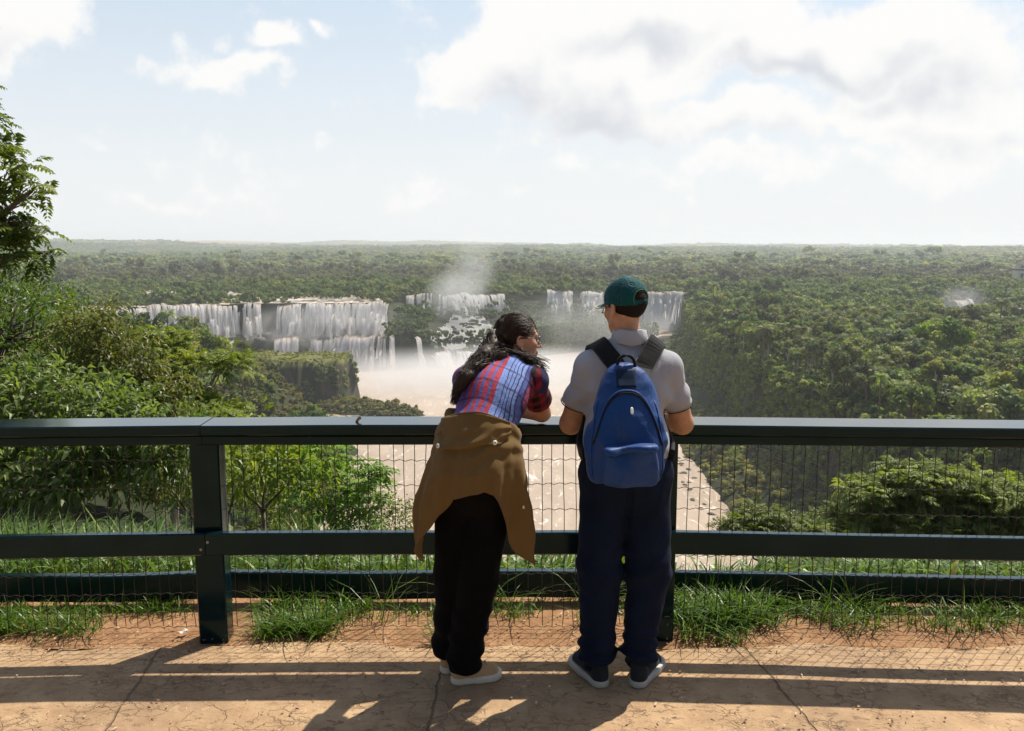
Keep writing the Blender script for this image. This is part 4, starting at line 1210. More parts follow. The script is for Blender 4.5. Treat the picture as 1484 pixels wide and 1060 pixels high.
near_tree('overhanging_tree', (-9.6, 10.3, gz(-9.6, 10.3)), [(-7.0, 10.2, 3.2, 1.1, .9, .9), (-5.95, 10, 2.6, .55, .5, .42), (-5.45, 9.9, 2.42, .28, .3, .14), (-5.7, 9.9, 2.1, .42, .4, .2), (-6.5, 10, 2.1, .7, .5, .45), (-6.02, 10, 4.25, .18, .3, .14), (-6.04, 10, 3.5, .15, .3, .12), (-8.0, 10.4, 4.1, 1.3, 1, 1.0), (-5.55, 9.95, 1.75, .28, .3, .14)],
          300, 'pinnate', 'tree with drooping feathery leaves against the sky at the upper left edge', 'tree', DARKLEAF, 904, tr=.13, nf=5, Lf=.30, npair=8, lw=.22, droop=.7, up=.2, twigs=.6)
near_tree('shrub', (-4.7, 8.4, gz(-4.7, 8.4)), [(-4.9, 8.6, .25, .8, .6, .45), (-3.9, 8.3, .05, .6, .5, .4), (-5.6, 8.4, .1, .7, .5, .5), (-3.3, 8.2, -.12, .4, .4, .3), (-4.4, 8.0, -.3, .8, .4, .3)],
          330, 'broad', 'dark broad leaved shrub seen through the wire mesh left of the left post', 'shrub', DARKLEAF, 905, tr=.05, n=22, L=.12, spread=.2)
near_tree('shrub', (-2.75, 9.2, gz(-2.75, 9.2)), [(-2.75, 9.2, -.35, .5, .45, .32), (-2.3, 9.0, -.55, .45, .4, .28), (-3.1, 9.1, -.5, .4, .4, .25)],
          60, 'broad', 'low light green broad leaved shrub just right of the left post, behind the mesh', 'shrub', BRIGHTLEAF, 906, tr=.03, n=10, L=.13, spread=.2)
near_tree('young_tree', (-2.0, 10.5, gz(-2.0, 10.5)), [(-2.3, 10.5, -.75, .42, .4, .2), (-1.95, 10.4, -.95, .4, .4, .2), (-2.4, 10.4, -1.15, .4, .4, .22), (-1.9, 10.3, -1.3, .38, .4, .22), (-2.2, 10.3, -1.6, .45, .4, .22), (-2.7, 10.5, -.85, .35, .4, .18)],
          90, 'pinnate', 'slender young tree with bright fingered leaves in front of the river', 'tree', BRIGHTLEAF, 907, tr=.028, nf=5, Lf=.24, npair=5, lw=.3, droop=.45, up=.3, twigs=.8)
near_tree('shrub', (-5.6, 15.5, gz(-5.6, 15.5)), [(-5.8, 15.5, -1.55, .8, .8, .5), (-5.0, 15.4, -2.45, .8, .8, .45), (-4.2, 15.6, -3.1, .8, .8, .4), (-6.6, 15.2, -2.3, 1.0, .8, .6)],
          300, 'broad', 'mid green shrub below the feathery tree, seen over and under the top rail', 'shrub', LIMELEAF, 908, tr=.05, n=22, L=.11, spread=.22)
near_tree('shrub', (-4.2, 22, gz(-4.2, 22)), [(-4.6, 22, -4.6, 1.2, 1, .7), (-5.8, 22, -4.0, 1.2, 1, .7), (-3.3, 22, -5.3, .9, .9, .6), (-6.8, 22, -3.6, 1.1, 1, .7)],
          330, 'broad', 'olive shrub lower on the slope between the left post and the river', 'shrub', LIMELEAF, 909, tr=.05, n=20, L=.12, spread=.28)
near_tree('feathery_tree', (11, 22, gz(11, 22)), [(9.5, 22, -4.75, 1.0, .9, .38), (10.7, 22, -4.35, 1.2, 1, .42), (12.0, 22, -4.6, 1.2, 1, .42), (13.3, 22, -4.9, 1.2, 1, .4), (10.2, 21.6, -5.3, 1.5, 1, .4), (12.4, 21.6, -5.5, 1.6, 1, .4), (14.5, 22, -5.1, 1.2, 1, .4), (9.0, 21.8, -5.5, .7, .8, .3)],
          520, 'pinnate', 'wide bright green feathery crown before the dark cliff, behind the mesh', 'tree', BRIGHTLEAF, 910, tr=.14, nf=7, Lf=.48, npair=8, lw=.2, droop=.4, up=.35, twigs=.3)
near_tree('feathery_tree', (6.2, 20.5, gz(6.2, 20.5)), [(6.2, 20.5, -5.0, .7, .7, .34), (5.6, 20.5, -5.25, .6, .6, .26), (7.2, 20.6, -5.35, .7, .7, .28)],
          150, 'pinnate', 'small bright green feathery crown just above the middle rail right of the man', 'tree', BRIGHTLEAF, 911, tr=.06, nf=6, Lf=.36, npair=7, lw=.22, droop=.4, up=.35, twigs=.3)


# ------------------------------------------------------------------ grass
def blades(rg, P, L, Wd, lean=.5, arch=.6, seg=4):
    n = len(P); L = np.broadcast_to(L, (n,)); Wd = np.broadcast_to(Wd, (n,))
    az = rg.uniform(0, 2 * pi, n); ln = np.abs(rg.normal(lean, lean * .5, n)); ar = np.abs(rg.normal(arch, arch * .5, n))
    h = np.stack([np.cos(az), np.sin(az), 0 * az], -1); s = np.stack([-np.sin(az), np.cos(az), 0 * az], -1)
    tw = rg.normal(0, .5, n)[:, None]; s = unit(s + h * tw)
    rows = []
    for u in np.linspace(0, 1, seg + 1):
        a = ln * u + ar * u ** 2
        c = P + h * (L * a * .7)[:, None] * 1.0; c = c + np.array([0, 0, 1.0]) * (L * (u - .42 * (ar + .5 * ln) * u ** 2.2))[:, None]
        w = (Wd * (1 - u ** 1.8) * (.65 + .5 * u))[:, None] + .0004
        rows.append(np.stack([c - s * w, c + s * w], 1))
    V = np.stack(rows, 1).reshape(-1, 3); k = (seg + 1) * 2
    j = np.arange(seg) * 2
    F = (np.stack([j, j + 1, j + 3, j + 2], -1)[None] + (np.arange(n) * k)[:, None, None]).reshape(-1, 4)
    t = np.repeat(np.clip(rg.normal(.5, .16, n), 0, 1), seg)
    return V, F, t


GRASSM = leaf_mat('grass_blade', [(0, (.025, .06, .008)), (.4, (.055, .12, .014)), (.7, (.10, .17, .022)), (.9, (.20, .22, .05)), (1, (.36, .30, .12))], .36, .42, .45)


def grass_obj(name, parts, label):
    Vs, Fs, ts = [], [], []; n0 = 0
    for V, F, t in parts: Vs.append(V); Fs.append(F + n0); ts.append(t); n0 += len(V)
    o = link(name, mesh_np(name, np.concatenate(Vs), np.concatenate(Fs), [GRASSM], False, None, {'tint': ('FACE', np.concatenate(ts))}))
    return tag(o, label, 'grass', None, 'stuff')


rg = np.random.default_rng(55)
# tall lush grass on the bank
n = 20000
gx_ = rg.uniform(-5.5, 6.5, n); gy_ = 4.55 + rg.power(1.4, n) * 2.6
dens = fbm(gx_ / .5, gy_ / .4, 0, 3, 80)
gap = np.exp(-((gx_ - 1.12) / .22) ** 2)
k = (dens > -.45) & (rg.random(n) > gap * .93) & (gy_ > 4.75 + .15 * dens)
gx_, gy_ = gx_[k], gy_[k]
hL = np.interp(gx_, [-5, -2.2, -1.4, -.6, .8, 1.0, 1.3, 1.6, 4], [.46, .43, .37, .33, .29, .18, .20, .25, .25]) * rg.uniform(.55, 1.25, len(gx_)) * (1 + .25 * fbm(gx_ / .6, gy_ / .6, 3, 2, 81))
bank = blades(rg, np.stack([gx_, gy_, land_h(gx_, gy_) - .02], -1), hL, rg.uniform(.006, .014, len(gx_)), .35, .75, 5)
# tufts along the fence
tx, ty, tl_, tw_ = [], [], [], []
def tuft(cx, cy, r, n, L, w=.003):
    a = rg.uniform(0, 2 * pi, n); q = r * np.sqrt(rg.random(n))
    tx.append(cx + np.cos(a) * q); ty.append(cy + np.sin(a) * q * .6); tl_.append(L * rg.uniform(.5, 1.3, n)); tw_.append(np.full(n, w) * rg.uniform(.7, 1.5, n))
for _ in range(34): tuft(rg.uniform(-3.2, -1.55), rg.uniform(4.0, 4.35), .12, 40, .11)
for _ in range(9): tuft(rg.uniform(-2.6, -1.95), rg.uniform(3.96, 4.08), .10, 60, .13)
for _ in range(17): tuft(rg.uniform(-1.3, -.75), rg.uniform(3.97, 4.3), .12, 55, .15)
for _ in range(26): tuft(rg.uniform(-.75, .65), rg.uniform(4.12, 4.4), .10, 30, .075)
for _ in range(34): tuft(rg.uniform(.80, 1.25), rg.uniform(4.0, 4.35), .13, 42, .19, .0042)
for _ in range(64): tuft(rg.uniform(1.2, 3.4), rg.uniform(3.98, 4.4), .13, 42, .14)
for _ in range(8): tuft(rg.uniform(-1.25, -.95), rg.uniform(3.93, 4.0), .07, 40, .12)
tuft(-.33, 3.86, .04, 40, .12); tuft(-.30, 3.9, .05, 40, .16); tuft(1.02, 3.86, .08, 50, .10); tuft(.86, 3.9, .06, 40, .16)
for _ in range(9): tuft(rg.uniform(-1.1, 3.0), rg.uniform(4.05, 4.3), .06, 16, .32, .0022)
tx, ty, tl_, tw_ = map(np.concatenate, (tx, ty, tl_, tw_))
tufts = blades(rg, np.stack([tx, ty, np.maximum(land_h(tx, ty), -.01) - .01], -1), tl_, tw_, .55, .7, 4)
tufts = (tufts[0], tufts[1], np.clip(tufts[2] - .05 + .1 * rg.random(), 0, 1))
grass_obj('grass', [bank], 'tall arching green grass on the bank behind the lower rail')
grass_obj('grass', [tufts], 'short grass tufts growing from the soil under the fence')

# dry bits, pebbles and dead leaves on the ground
n = 2400
lx = rg.uniform(-3.2, 3.2, n); ly = np.where(rg.random(n) < .55, rg.uniform(3.75, 4.35, n), rg.uniform(2.7, 3.9, n))
dv = np.stack([rg.normal(size=n), rg.normal(size=n), 0.15 * rg.random(n)], -1)
V, F = leaves(np.stack([lx, ly, .006 + .006 * rg.random(n) + np.maximum(np.where(ly > 3.9, land_h(lx, ly), 0), -.03)], -1), dv, np.tile([0, 0, 1.0], (n, 1)), rg.uniform(.005, .030, n), rg.uniform(.0015, .006, n), .0)
LIT = leaf_mat('dry_litter', [(0, (.07, .04, .02)), (.5, (.24, .14, .07)), (1, (.5, .4, .26))], .1, .8, .2)
tag(link('leaf_litter', mesh_np('leaf_litter', V, F, [LIT], False, None, {'tint': ('FACE', np.repeat(rg.random(n), 4))})), 'dry leaf bits scattered over the soil and path', 'litter', None, 'stuff')

# ================================================================== PEOPLE (bodies and clothes as single blended surfaces)
A_ = np.array


def cap(X, a, b, ra, rb=None):
    a, b = A_(a, float), A_(b, float); rb = ra if rb is None else rb
    ba = b - a; t = np.clip(((X - a) @ ba) / (ba @ ba), 0, 1)
    return np.linalg.norm(X - a - t[:, None] * ba, axis=1) - (ra + (rb - ra) * t)


def ell(X, c, r, R=None):
    q = X - A_(c, float)
    if R is not None: q = q @ R
    r = A_(r, float); k0 = np.linalg.norm(q / r, axis=1); k1 = np.linalg.norm(q / r ** 2, axis=1)
    return k0 * (k0 - 1) / np.maximum(k1, 1e-6)


def smin(a, b, k):
    h = np.clip(.5 + .5 * (b - a) / k, 0, 1); return b + (a - b) * h - k * h * (1 - h)


def smax(a, b, k): return -smin(-a, -b, k)


def U(k, *ds):
    o = ds[0]
    for d in ds[1:]: o = smin(o, d, k)
    return o


def iso(f, lo, hi, h):
    """surface nets over f<0, refined only near the surface"""
    lo, hi = A_(lo, float), A_(hi, float)
    n = (np.ceil((hi - lo) / h / 4).astype(int)) * 4 + 1
    cx = [lo[i] + np.arange(0, n[i], 4) * h for i in range(3)]
    G = np.stack(np.meshgrid(*cx, indexing='ij'), -1).reshape(-1, 3)
    c = f(G).reshape([len(q) for q in cx])
    Fd = np.repeat(np.repeat(np.repeat(c, 4, 0), 4, 1), 4, 2)[:n[0], :n[1], :n[2]].copy()
    m = np.abs(c) < 4 * h * 2.6
    M = np.zeros_like(m)
    for dx in (0, 1):
        for dy in (0, 1):
            for dz in (0, 1):
                M[:M.shape[0] - dx, :M.shape[1] - dy, :M.shape[2] - dz] |= m[dx:, dy:, dz:]
    M |= m
    Mf = np.repeat(np.repeat(np.repeat(M, 4, 0), 4, 1), 4, 2)[:n[0], :n[1], :n[2]]
    I = np.argwhere(Mf)
    Fd[Mf] = f(lo + I * h)
    ins = Fd < 0
    corners = [(a, b, d) for a in (0, 1) for b in (0, 1) for d in (0, 1)]
    S = [n[0] - 1, n[1] - 1, n[2] - 1]
    sl = lambda o, A: A[o[0]:o[0] + S[0], o[1]:o[1] + S[1], o[2]:o[2] + S[2]]
    cnt = sum(sl(o, ins).astype(np.int8) for o in corners)
    act = (cnt > 0) & (cnt < 8)
    C = np.argwhere(act); idx = -np.ones(S, np.int64); idx[act] = np.arange(len(C))
    P = np.zeros((len(C), 3)); N_ = np.zeros(len(C))
    val = {o: sl(o, Fd)[act] for o in corners}
    for i in range(3):
        for o in corners:
            if o[i] == 0:
                o2 = tuple(1 if q == i else o[q] for q in range(3)); a, b = val[o], val[o2]
                x = (a < 0) != (b < 0); t = np.where(x, a / np.where(x, a - b, 1), 0)
                p = np.repeat(A_(o, float)[None], len(C), 0); p[:, i] += t
                P += p * x[:, None]; N_ += x
    V = lo + (C + P / np.maximum(N_, 1)[:, None]) * h
    Q = []
    for i in range(3):
        j, k = (i + 1) % 3, (i + 2) % 3
        a = [slice(None)] * 3; b = [slice(None)] * 3; a[i] = slice(0, -1); b[i] = slice(1, None)
        x = ins[tuple(a)] != ins[tuple(b)]; E = np.argwhere(x)
        E = E[(E[:, j] > 0) & (E[:, k] > 0) & (E[:, j] < n[j] - 1) & (E[:, k] < n[k] - 1)]
        s = ins[tuple(E.T)]
        q = []
        for dj, dk in ((-1, -1), (0, -1), (0, 0), (-1, 0)):
            e = E.copy(); e[:, j] += dj; e[:, k] += dk; q.append(idx[tuple(e.T)])
        q = np.stack(q, -1); q[~s] = q[~s][:, ::-1]
        Q.append(q[(q >= 0).all(1)])
    return V, np.concatenate(Q)


def relax(V, Q, it=1, w=.5):
    for _ in range(it):
        s = np.zeros_like(V); c = np.zeros(len(V))
        for k in range(4):
            for d in (1, 3):
                np.add.at(s, Q[:, k], V[Q[:, (k + d) % 4]]); np.add.at(c, Q[:, k], 1)
        V = V + w * (s / np.maximum(c, 1)[:, None] - V)
    return V


def solid(name, f, lo, hi, h, mats, parent, org, it=1, fm=None):
    V, Q = iso(f, lo, hi, h); V = relax(V, Q, it)
    m = fm(V[Q].mean(1)) if fm is not None else None
    if not isinstance(mats, (list, tuple)): mats = [mats]
    return link(name, mesh_np(name, V - A_(org, float), Q, mats, True, m), parent)


def rot(yaw, pitch=0, roll=0):
    """local x right, y forward, z up -> world. yaw>0 turns towards -X"""
    cy, sy = cos(yaw), sin(yaw); cp, sp = cos(pitch), sin(pitch); cr, sr = cos(roll), sin(roll)
    Rz = A_([[cy, -sy, 0], [sy, cy, 0], [0, 0, 1]]); Rx = A_([[1, 0, 0], [0, cp, -sp], [0, sp, cp]]); Ry = A_([[cr, 0, sr], [0, 1, 0], [-sr, 0, cr]])
    return Rz @ Rx @ Ry


def n3(X, f, s=0, st=(1, 1, 1)): return vnoise(X[:, 0] * f * st[0], X[:, 1] * f * st[1], X[:, 2] * f * st[2], s)


def head_sdf(L, fem=False):
    """L in head space, metres"""
    w = .94 if fem else 1.0
    d = ell(L, (0, -.012, .03), (.074 * w, .094, .086))
    d = smin(d, ell(L, (0, .030, -.028), (.060 * w, .058, .082)), .03)
    d = smin(d, ell(L, (0, .046, -.083), (.040 * w, .040, .028)), .025)
    d = smin(d, cap(L, (-.050 * w, .0, -.060), (.050 * w, .0, -.060), .018), .03)
    d = smin(d, cap(L, (0, .070, -.098), (0, .074, -.094), .013 if fem else .016), .02)
    d = smin(d, cap(L, (-.030, .076, .022), (.030, .076, .022), .012), .016)
    d = smin(d, cap(L, (-.036, .062, -.022), (.036, .062, -.022), .02), .02)
    for s in (-1, 1): d = smax(d, -ell(L, (s * .031, .096, .004), (.017, .015, .011)), .012)
    d = smin(d, cap(L, (0, .084, .014), (0, .108, -.026), .0075, .0105), .010)
    for s in (-1, 1): d = smin(d, ell(L, (s * .011, .095, -.030), (.008, .009, .007)), .006)
    d = smin(d, ell(L, (0, .0915, -.055), (.021, .009, .0055)), .005)
    d = smin(d, ell(L, (0, .0895, -.066), (.018, .0085, .0062)), .004)
    d = smax(d, -cap(L, (-.018, .101, -.0605), (.018, .101, -.0605), .0018), .004)
    for s in (-1, 1):
        R = rot(s * .35, 0, 0)
        e = ell(L, (s * .077 * w, -.008, -.008), (.009, .020, .031), R)
        e = smax(e, -ell(L, (s * .089 * w, -.004, -.004), (.012, .012, .020), R), .005)
        e = smin(e, ell(L, (s * .077 * w, -.002, -.034), (.007, .009, .010)), .006)
        d = smin(d, e, .007)
    return d


def hand_prims(X, wrist, fdir, pdown, thumb_side, curl=.5, s=1.0):
    """palm, four unequal bent fingers and a thumb leaving the side of the palm"""
    f = unit(A_(fdir, float)); dn = unit(A_(pdown, float) - f * (f @ A_(pdown, float))); sd = np.cross(f, dn) * thumb_side
    w = A_(wrist, float); d = cap(X, w, w + f * .03 * s, .026 * s, .028 * s)
    R = np.stack([sd, f, dn], 1)
    d = smin(d, ell(X, w + f * .055 * s, (.042 * s, .052 * s, .016 * s), R), .012)
    for k, (o, l) in enumerate(((.030, .072), (.010, .082), (-.011, .076), (-.030, .060))):
        p0 = w + (f * .092 + sd * o) * s
        d1 = unit(f * cos(curl * .5) + dn * sin(curl * .5) + sd * o * 1.2); p1 = p0 + d1 * l * .45 * s
        d2 = unit(f * cos(curl * 1.4) + dn * sin(curl * 1.4)); p2 = p1 + d2 * l * .32 * s
        d3 = unit(f * cos(curl * 2.1) + dn * sin(curl * 2.1)); p3 = p2 + d3 * l * .23 * s
        e = U(.003, cap(X, p0, p1, .0095 * s, .0088 * s), cap(X, p1, p2, .0088 * s, .008 * s), cap(X, p2, p3, .008 * s, .0068 * s))
        d = smin(d, e, .004)
    t0 = w + (f * .03 + sd * .034) * s; t1 = t0 + unit(f * .75 + sd * .6 + dn * .2) * .042 * s; t2 = t1 + unit(f * .95 + sd * .15 + dn * .3) * .032 * s
    return smin(d, U(.003, cap(X, t0, t1, .013 * s, .0105 * s), cap(X, t1, t2, .0105 * s, .008 * s)), .008)


def skin_mat(name, col):
    m, N = new_mat(name)
    p = N.obj(); n = N.noise(p, 35, 4, .6); b = N.noise(p, 420, 3)
    c = N.mix(N.mapr(n, .3, .7), tuple(A_(col) * .86), tuple(A_(col) * A_([1.1, 1.05, 1.02])))
    out(N, bsdf(N, c, .48, N.bump(b, .12, .002), **{'Specular IOR Level': .4, 'Subsurface Weight': .12, 'Subsurface Radius': (1.0, .35, .2), 'Subsurface Scale': .008}))
    return m


def cloth_mat(name, col, rough=.85, var=.14, weave=900, wr=.35, sheen=.2, fold=0.0, trans=0.0):
    m, N = new_mat(name)
    p = N.obj(); n = N.noise(p, 9, 5, .6); w1 = N.noise(p, weave, 2); f = N.noise(N.scale(p, (1, 1, .45)), 22, 4, .6, .6)
    c = N.mix(n, tuple(A_(col) * (1 - var)), tuple(A_(col) * (1 + var)))
    c = N.mix(N.mapr(w1, .35, .65), N.mix(.25, c, (.0, .0, .0)), c)
    h = N.math('ADD', N.math('MULTIPLY', w1, .05), N.math('MULTIPLY', f, .8 * fold))
    out(N, bsdf(N, c, rough, N.bump(h, wr, .012), **{'Specular IOR Level': .10, 'Sheen Weight': sheen * .4, 'Sheen Roughness': .5}))
    return m


SKIN_M = skin_mat('tan_skin', (.50, .265, .155)); SKIN_W = skin_mat('warm_skin', (.56, .30, .185))
HAIRM = None
m, N = new_mat('dark_brown_hair')
p = N.obj(); hn = N.noise(p, 60, 4, .7)
out(N, bsdf(N, N.mix(hn, (.011, .0065, .0045), (.050, .027, .015)), .52, None, **{'Specular IOR Level': .28})); HAIRM = m
BLACKP = simple('black_plastic', (.012, .012, .013), .3, .1, 60)
LENS, N = new_mat('spectacle_lens')
out(N, N.n('ShaderNodeMixShader', {0: .14, 1: N.n('ShaderNodeBsdfTransparent').outputs[0], 2: N.n('ShaderNodeBsdfGlossy', {'Roughness': .03}).outputs[0]}))
EYEM = simple('eye', (.55, .52, .48), .15, .1, 100); IRISM = simple('iris', (.03, .015, .008), .1, .1, 100)


def face_parts(person, org, hc, R, s, names_only=False):
    """eyes and glasses in head space, head centre hc, scale s"""
    w = lambda q: hc + R @ (A_(q, float) * s) - org
    for sd in (-1, 1):
        b = MB()
        V = ICO_V; la, lo = np.meshgrid(np.linspace(-pi / 2, pi / 2, 9), np.arange(14) / 14 * 2 * pi, indexing='ij')
        D = np.stack([np.cos(la) * np.cos(lo), np.cos(la) * np.sin(lo), np.sin(la)], -1).reshape(-1, 3)
        i = np.arange(8)[:, None] * 14; j = np.arange(14)[None]
        F = np.stack([i + j, i + (j + 1) % 14, i + 14 + (j + 1) % 14, i + 14 + j], -1).reshape(-1, 4)
        b.add(A_([w(A_([sd * .031, .078, .004]) + d * .0118) for d in D]), F, 0)
        b.add(A_([w(A_([sd * .031, .0865, .0035]) + d * A_([.0052, .0036, .0052])) for d in D]), F, 1)
        b.build('eye', [EYEM, IRISM], person, True)
    g = MB(); lens = MB()
    for sd in (-1, 1):
        a = np.linspace(0, 2 * pi, 25)
        pts = A_([w((sd * .033 + .025 * np.sign(cos(t)) * abs(cos(t)) ** .8, .106 - .004 * abs(cos(t)) - (.03 * max(0, sd * cos(t)) ** 2), .002 + .0185 * np.sign(sin(t)) * abs(sin(t)) ** .8)) for t in a])
        g.tube(pts, .0021 * s, 6, 0, False)
        c = pts[:-1].mean(0); V = np.concatenate([pts[:-1], [c]]); lens.add(V, [[k, (k + 1) % 24, 24] for k in range(24)], 0)
        g.tube(A_([w((sd * .058, .082, .008)), w((sd * .072, .055, .008)), w((sd * .077, .01, .006)), w((sd * .078, -.012, .004)), w((sd * .077, -.024, -.012))]), .002 * s, 5)
    g.tube(A_([w((-.009, .104, .005)), w((0, .108, .008)), w((.009, .104, .005))]), .0018 * s, 5)
    gl = g.build('glasses', [BLACKP], person, True)
    lens.build('lens', [LENS], gl, True)


def shoe(person, org, heel, toe, ank, upper, sole, lace=None, h=.0045, high=.105, wid=1.0):
    hl, to = A_(list(heel) + [0.]), A_(list(toe) + [0.]); f = unit(to - hl); sd = A_([f[1], -f[0], 0])
    c0 = hl + f * .034; c1 = to - f * .044
    def foot2(X, r0, r1):
        Y = X.copy(); Y[:, 2] = 0
        return smin(cap(Y, c0, c1, r0 * wid, r1 * wid), cap(Y, (c0 + c1) / 2 + f * .02, c1 + f * .004, .04 * wid, .042 * wid), .03)
    def fs(X):
        spr = .006 * np.clip(((X - c1) @ f) / .05, 0, 1.2) ** 2
        return smax(foot2(X, .036, .043), np.abs(X[:, 2] - .0165 - spr) - .0155, .008)
    ak = A_(ank, float)
    def fu(X):
        d = U(.02, cap(X, c0 + A_([0, 0, .046]), c1 + A_([0, 0, .034]), .033, .033), cap(X, c0 + A_([0, 0, .05]), ak + A_([0, 0, .06]), .034, .036), cap(X, (c0 + c1) / 2 + A_([0, 0, .062]), c1 + A_([0, 0, .03]), .026, .03))
        d = np.maximum(d, foot2(X, .0335, .0405))
        return smax(smax(d, X[:, 2] - high, .006), .026 - X[:, 2], .004)
    lo = np.minimum(hl, to) - .08; hi = np.maximum(hl, to) + .08
    lo[2] = -.02; hi[2] = high + .03
    o = solid('shoe', fu, lo, hi, h, upper, person, org)
    solid('sole', fs, lo, hi, h, sole, o, org)
    if lace is not None:
        b = MB()
        for t in (.50, .58, .66):
            q = hl + (to - hl) * t; zz = .098 - .075 * (t - .42)
            for sg in (-1, 1):
                b.tube(A_([q + sd * .026 * sg + A_([0, 0, zz - .016]), q + f * .008 + A_([0, 0, zz + .001]), q + f * .016 - sd * .026 * sg + A_([0, 0, zz - .02])]) - org, .0026, 5)
        b.build('laces', lace, o, True)


# ------------------------------------------------------------------ the man
MO = A_([.46, 3.52, 0.])
M_hip = [A_([.398, 3.555, .88]), A_([.562, 3.555, .88])]; M_kn = [A_([.374, 3.515, .49]), A_([.577, 3.52, .49])]; M_an = [A_([.371, 3.495, .09]), A_([.545, 3.495, .09])]
M_sh = [A_([.330, 3.635, 1.347]), A_([.662, 3.635, 1.345])]; M_el = [A_([.258, 3.715, 1.085]), A_([.748, 3.715, 1.085])]; M_wr = [A_([.405, 3.905, 1.093]), A_([.600, 3.905, 1.093])]
M_pel, M_wai, M_che, M_nk = A_([.48, 3.555, .94]), A_([.482, 3.575, 1.08]), A_([.492, 3.625, 1.265]), A_([.496, 3.635, 1.44])
M_hd = A_([.480, 3.665, 1.598]); M_R = rot(radians(35), radians(-7), 0); MS = 1.0


def man_body(X):
    d = U(.05, ell(X, M_pel, (.155, .105, .11)), ell(X, M_wai, (.14, .10, .15)), ell(X, M_che, (.165, .105, .165)), cap(X, M_sh[0] + A_([.03, 0, 0]), M_sh[1] - A_([.03, 0, 0]), .055))
    d = smin(d, cap(X, M_nk + A_([0, -.005, -.02]), M_hd + A_([.0, -.012, -.055]), .060, .056), .04)
    for k in (0, 1):
        d = smin(d, U(.02, cap(X, M_hip[k], M_kn[k], .082, .055), cap(X, M_kn[k], M_an[k], .055, .04), cap(X, M_an[k], M_an[k] + A_([(-.03, .03)[k], .11, -.05]), .036, .03)), .03)
        d = smin(d, cap(X, M_sh[k], M_el[k], .055, .047), .03)
        d = smin(d, U(.02, cap(X, M_el[k], M_el[k] + (M_wr[k] - M_el[k]) * .35, .046, .045), cap(X, M_el[k] + (M_wr[k] - M_el[k]) * .3, M_wr[k], .045, .029)), .02)
    L = ((X - M_hd) @ M_R) / MS
    d = smin(d, head_sdf(L) * MS, .022)
    h0 = hand_prims(X, M_wr[0], (.85, .35, .04), (0, .1, -1), 1, .35)
    h1 = hand_prims(X, M_wr[1] + A_([0, 0, .012]), (-.80, .42, .14), (0, .1, -1), -1, .55)
    return smin(smin(d, h0, .012), h1, .012)


man = solid('person', man_body, (.12, 3.30, -.005), (.90, 4.16, 1.77), .0056, SKIN_M, None, MO)
man.location = MO
tag(man, 'person in a grey polo shirt and green cap leaning on the rail, seen from behind', 'person')
face_parts(man, MO, M_hd, M_R, MS)

DENIM = cloth_mat('dark_denim', (.0055, .0115, .032), .8, .5, 700, .5, .05, .7)


def man_trousers(X):
    ds = []
    for k in (0, 1):
        sg = (-1, 1)[k]; kn, an = M_kn[k], M_an[k]
        leg = U(.035, cap(X, M_hip[k] + A_([0, 0, .0]), kn, .111, .090), cap(X, kn, an + A_([0, .005, .08]), .090, .072), ell(X, an + A_([sg * .009, .012, .035]), (.074, .086, .072)))
        # bunching towards the hem, drag lines behind the knee
        zz = X[:, 2]
        leg = leg + .0085 * np.sin((zz + .25 * (X[:, 0] - an[0]) * sg) * 95 + 3 * n3(X, 7, 31 + k)) * sstep(.34, .10, zz) + .0045 * np.sin((zz - .5 * (X[:, 0] - kn[0]) * sg) * 60 + 2.5 * n3(X, 6, 37 + k)) * np.exp(-((zz - .5) / .13) ** 2)
        ds.append(np.maximum(leg, .045 + .02 * np.clip((an[1] + .02 - X[:, 1]) / .08, -1.2, 0) * -1 - zz))
    d = smin(ds[0], ds[1], .022)
    d = smin(d, ell(X, M_pel + A_([0, -.008, -.02]), (.188, .138, .15)), .05)
    d = d + .0065 * n3(X, 10, 3, (1, 1, .5)) + .0035 * n3(X, 26, 4, (1, 1, .6))
    d = d + .005 * np.exp(-((X[:, 0] - .48) / .012) ** 2) * sstep(.62, .75, X[:, 2])
    return smax(d, X[:, 2] - .985, .01)


tr_ = solid('trousers', man_trousers, (.20, 3.28, .02), (.76, 3.80, 1.0), .0055, DENIM, man, MO)
for k, cx_ in ((0, .405), (1, .560)):                     # back pockets below the backpack
    solid('back_pocket', lambda X: smax(smax(np.abs(man_trousers(X) - .001) - .0035, np.abs(X[:, 0] - cx_) - .066 - .08 * (X[:, 2] - .84), .006), smax(np.abs(X[:, 2] - .835 + .25 * np.abs(X[:, 0] - cx_)) - .075, X[:, 1] - 3.53, .006), .006), (cx_ - .1, 3.36, .72), (cx_ + .1, 3.56, .94), .0042, DENIM, tr_, MO)
SOLE_G = simple('pale_grey_sole', (.42, .40, .37), .6, .12, 60, .3, 200, .002); KNIT = cloth_mat('charcoal_knit', (.022, .026, .030), .9, .3, 500, .6)
shoe(man, MO, (.389, 3.425), (.287, 3.665), M_an[0], KNIT, SOLE_G, METAL, wid=1.08)
shoe(man, MO, (.523, 3.425), (.650, 3.655), M_an[1], KNIT, SOLE_G, METAL, wid=1.08)

POLO = cloth_mat('heather_grey_jersey', (.40, .41, .455), .85, .08, 1100, .6, .25, .6)
M_se = [M_sh[k] + (M_el[k] - M_sh[k]) * .66 for k in (0, 1)]


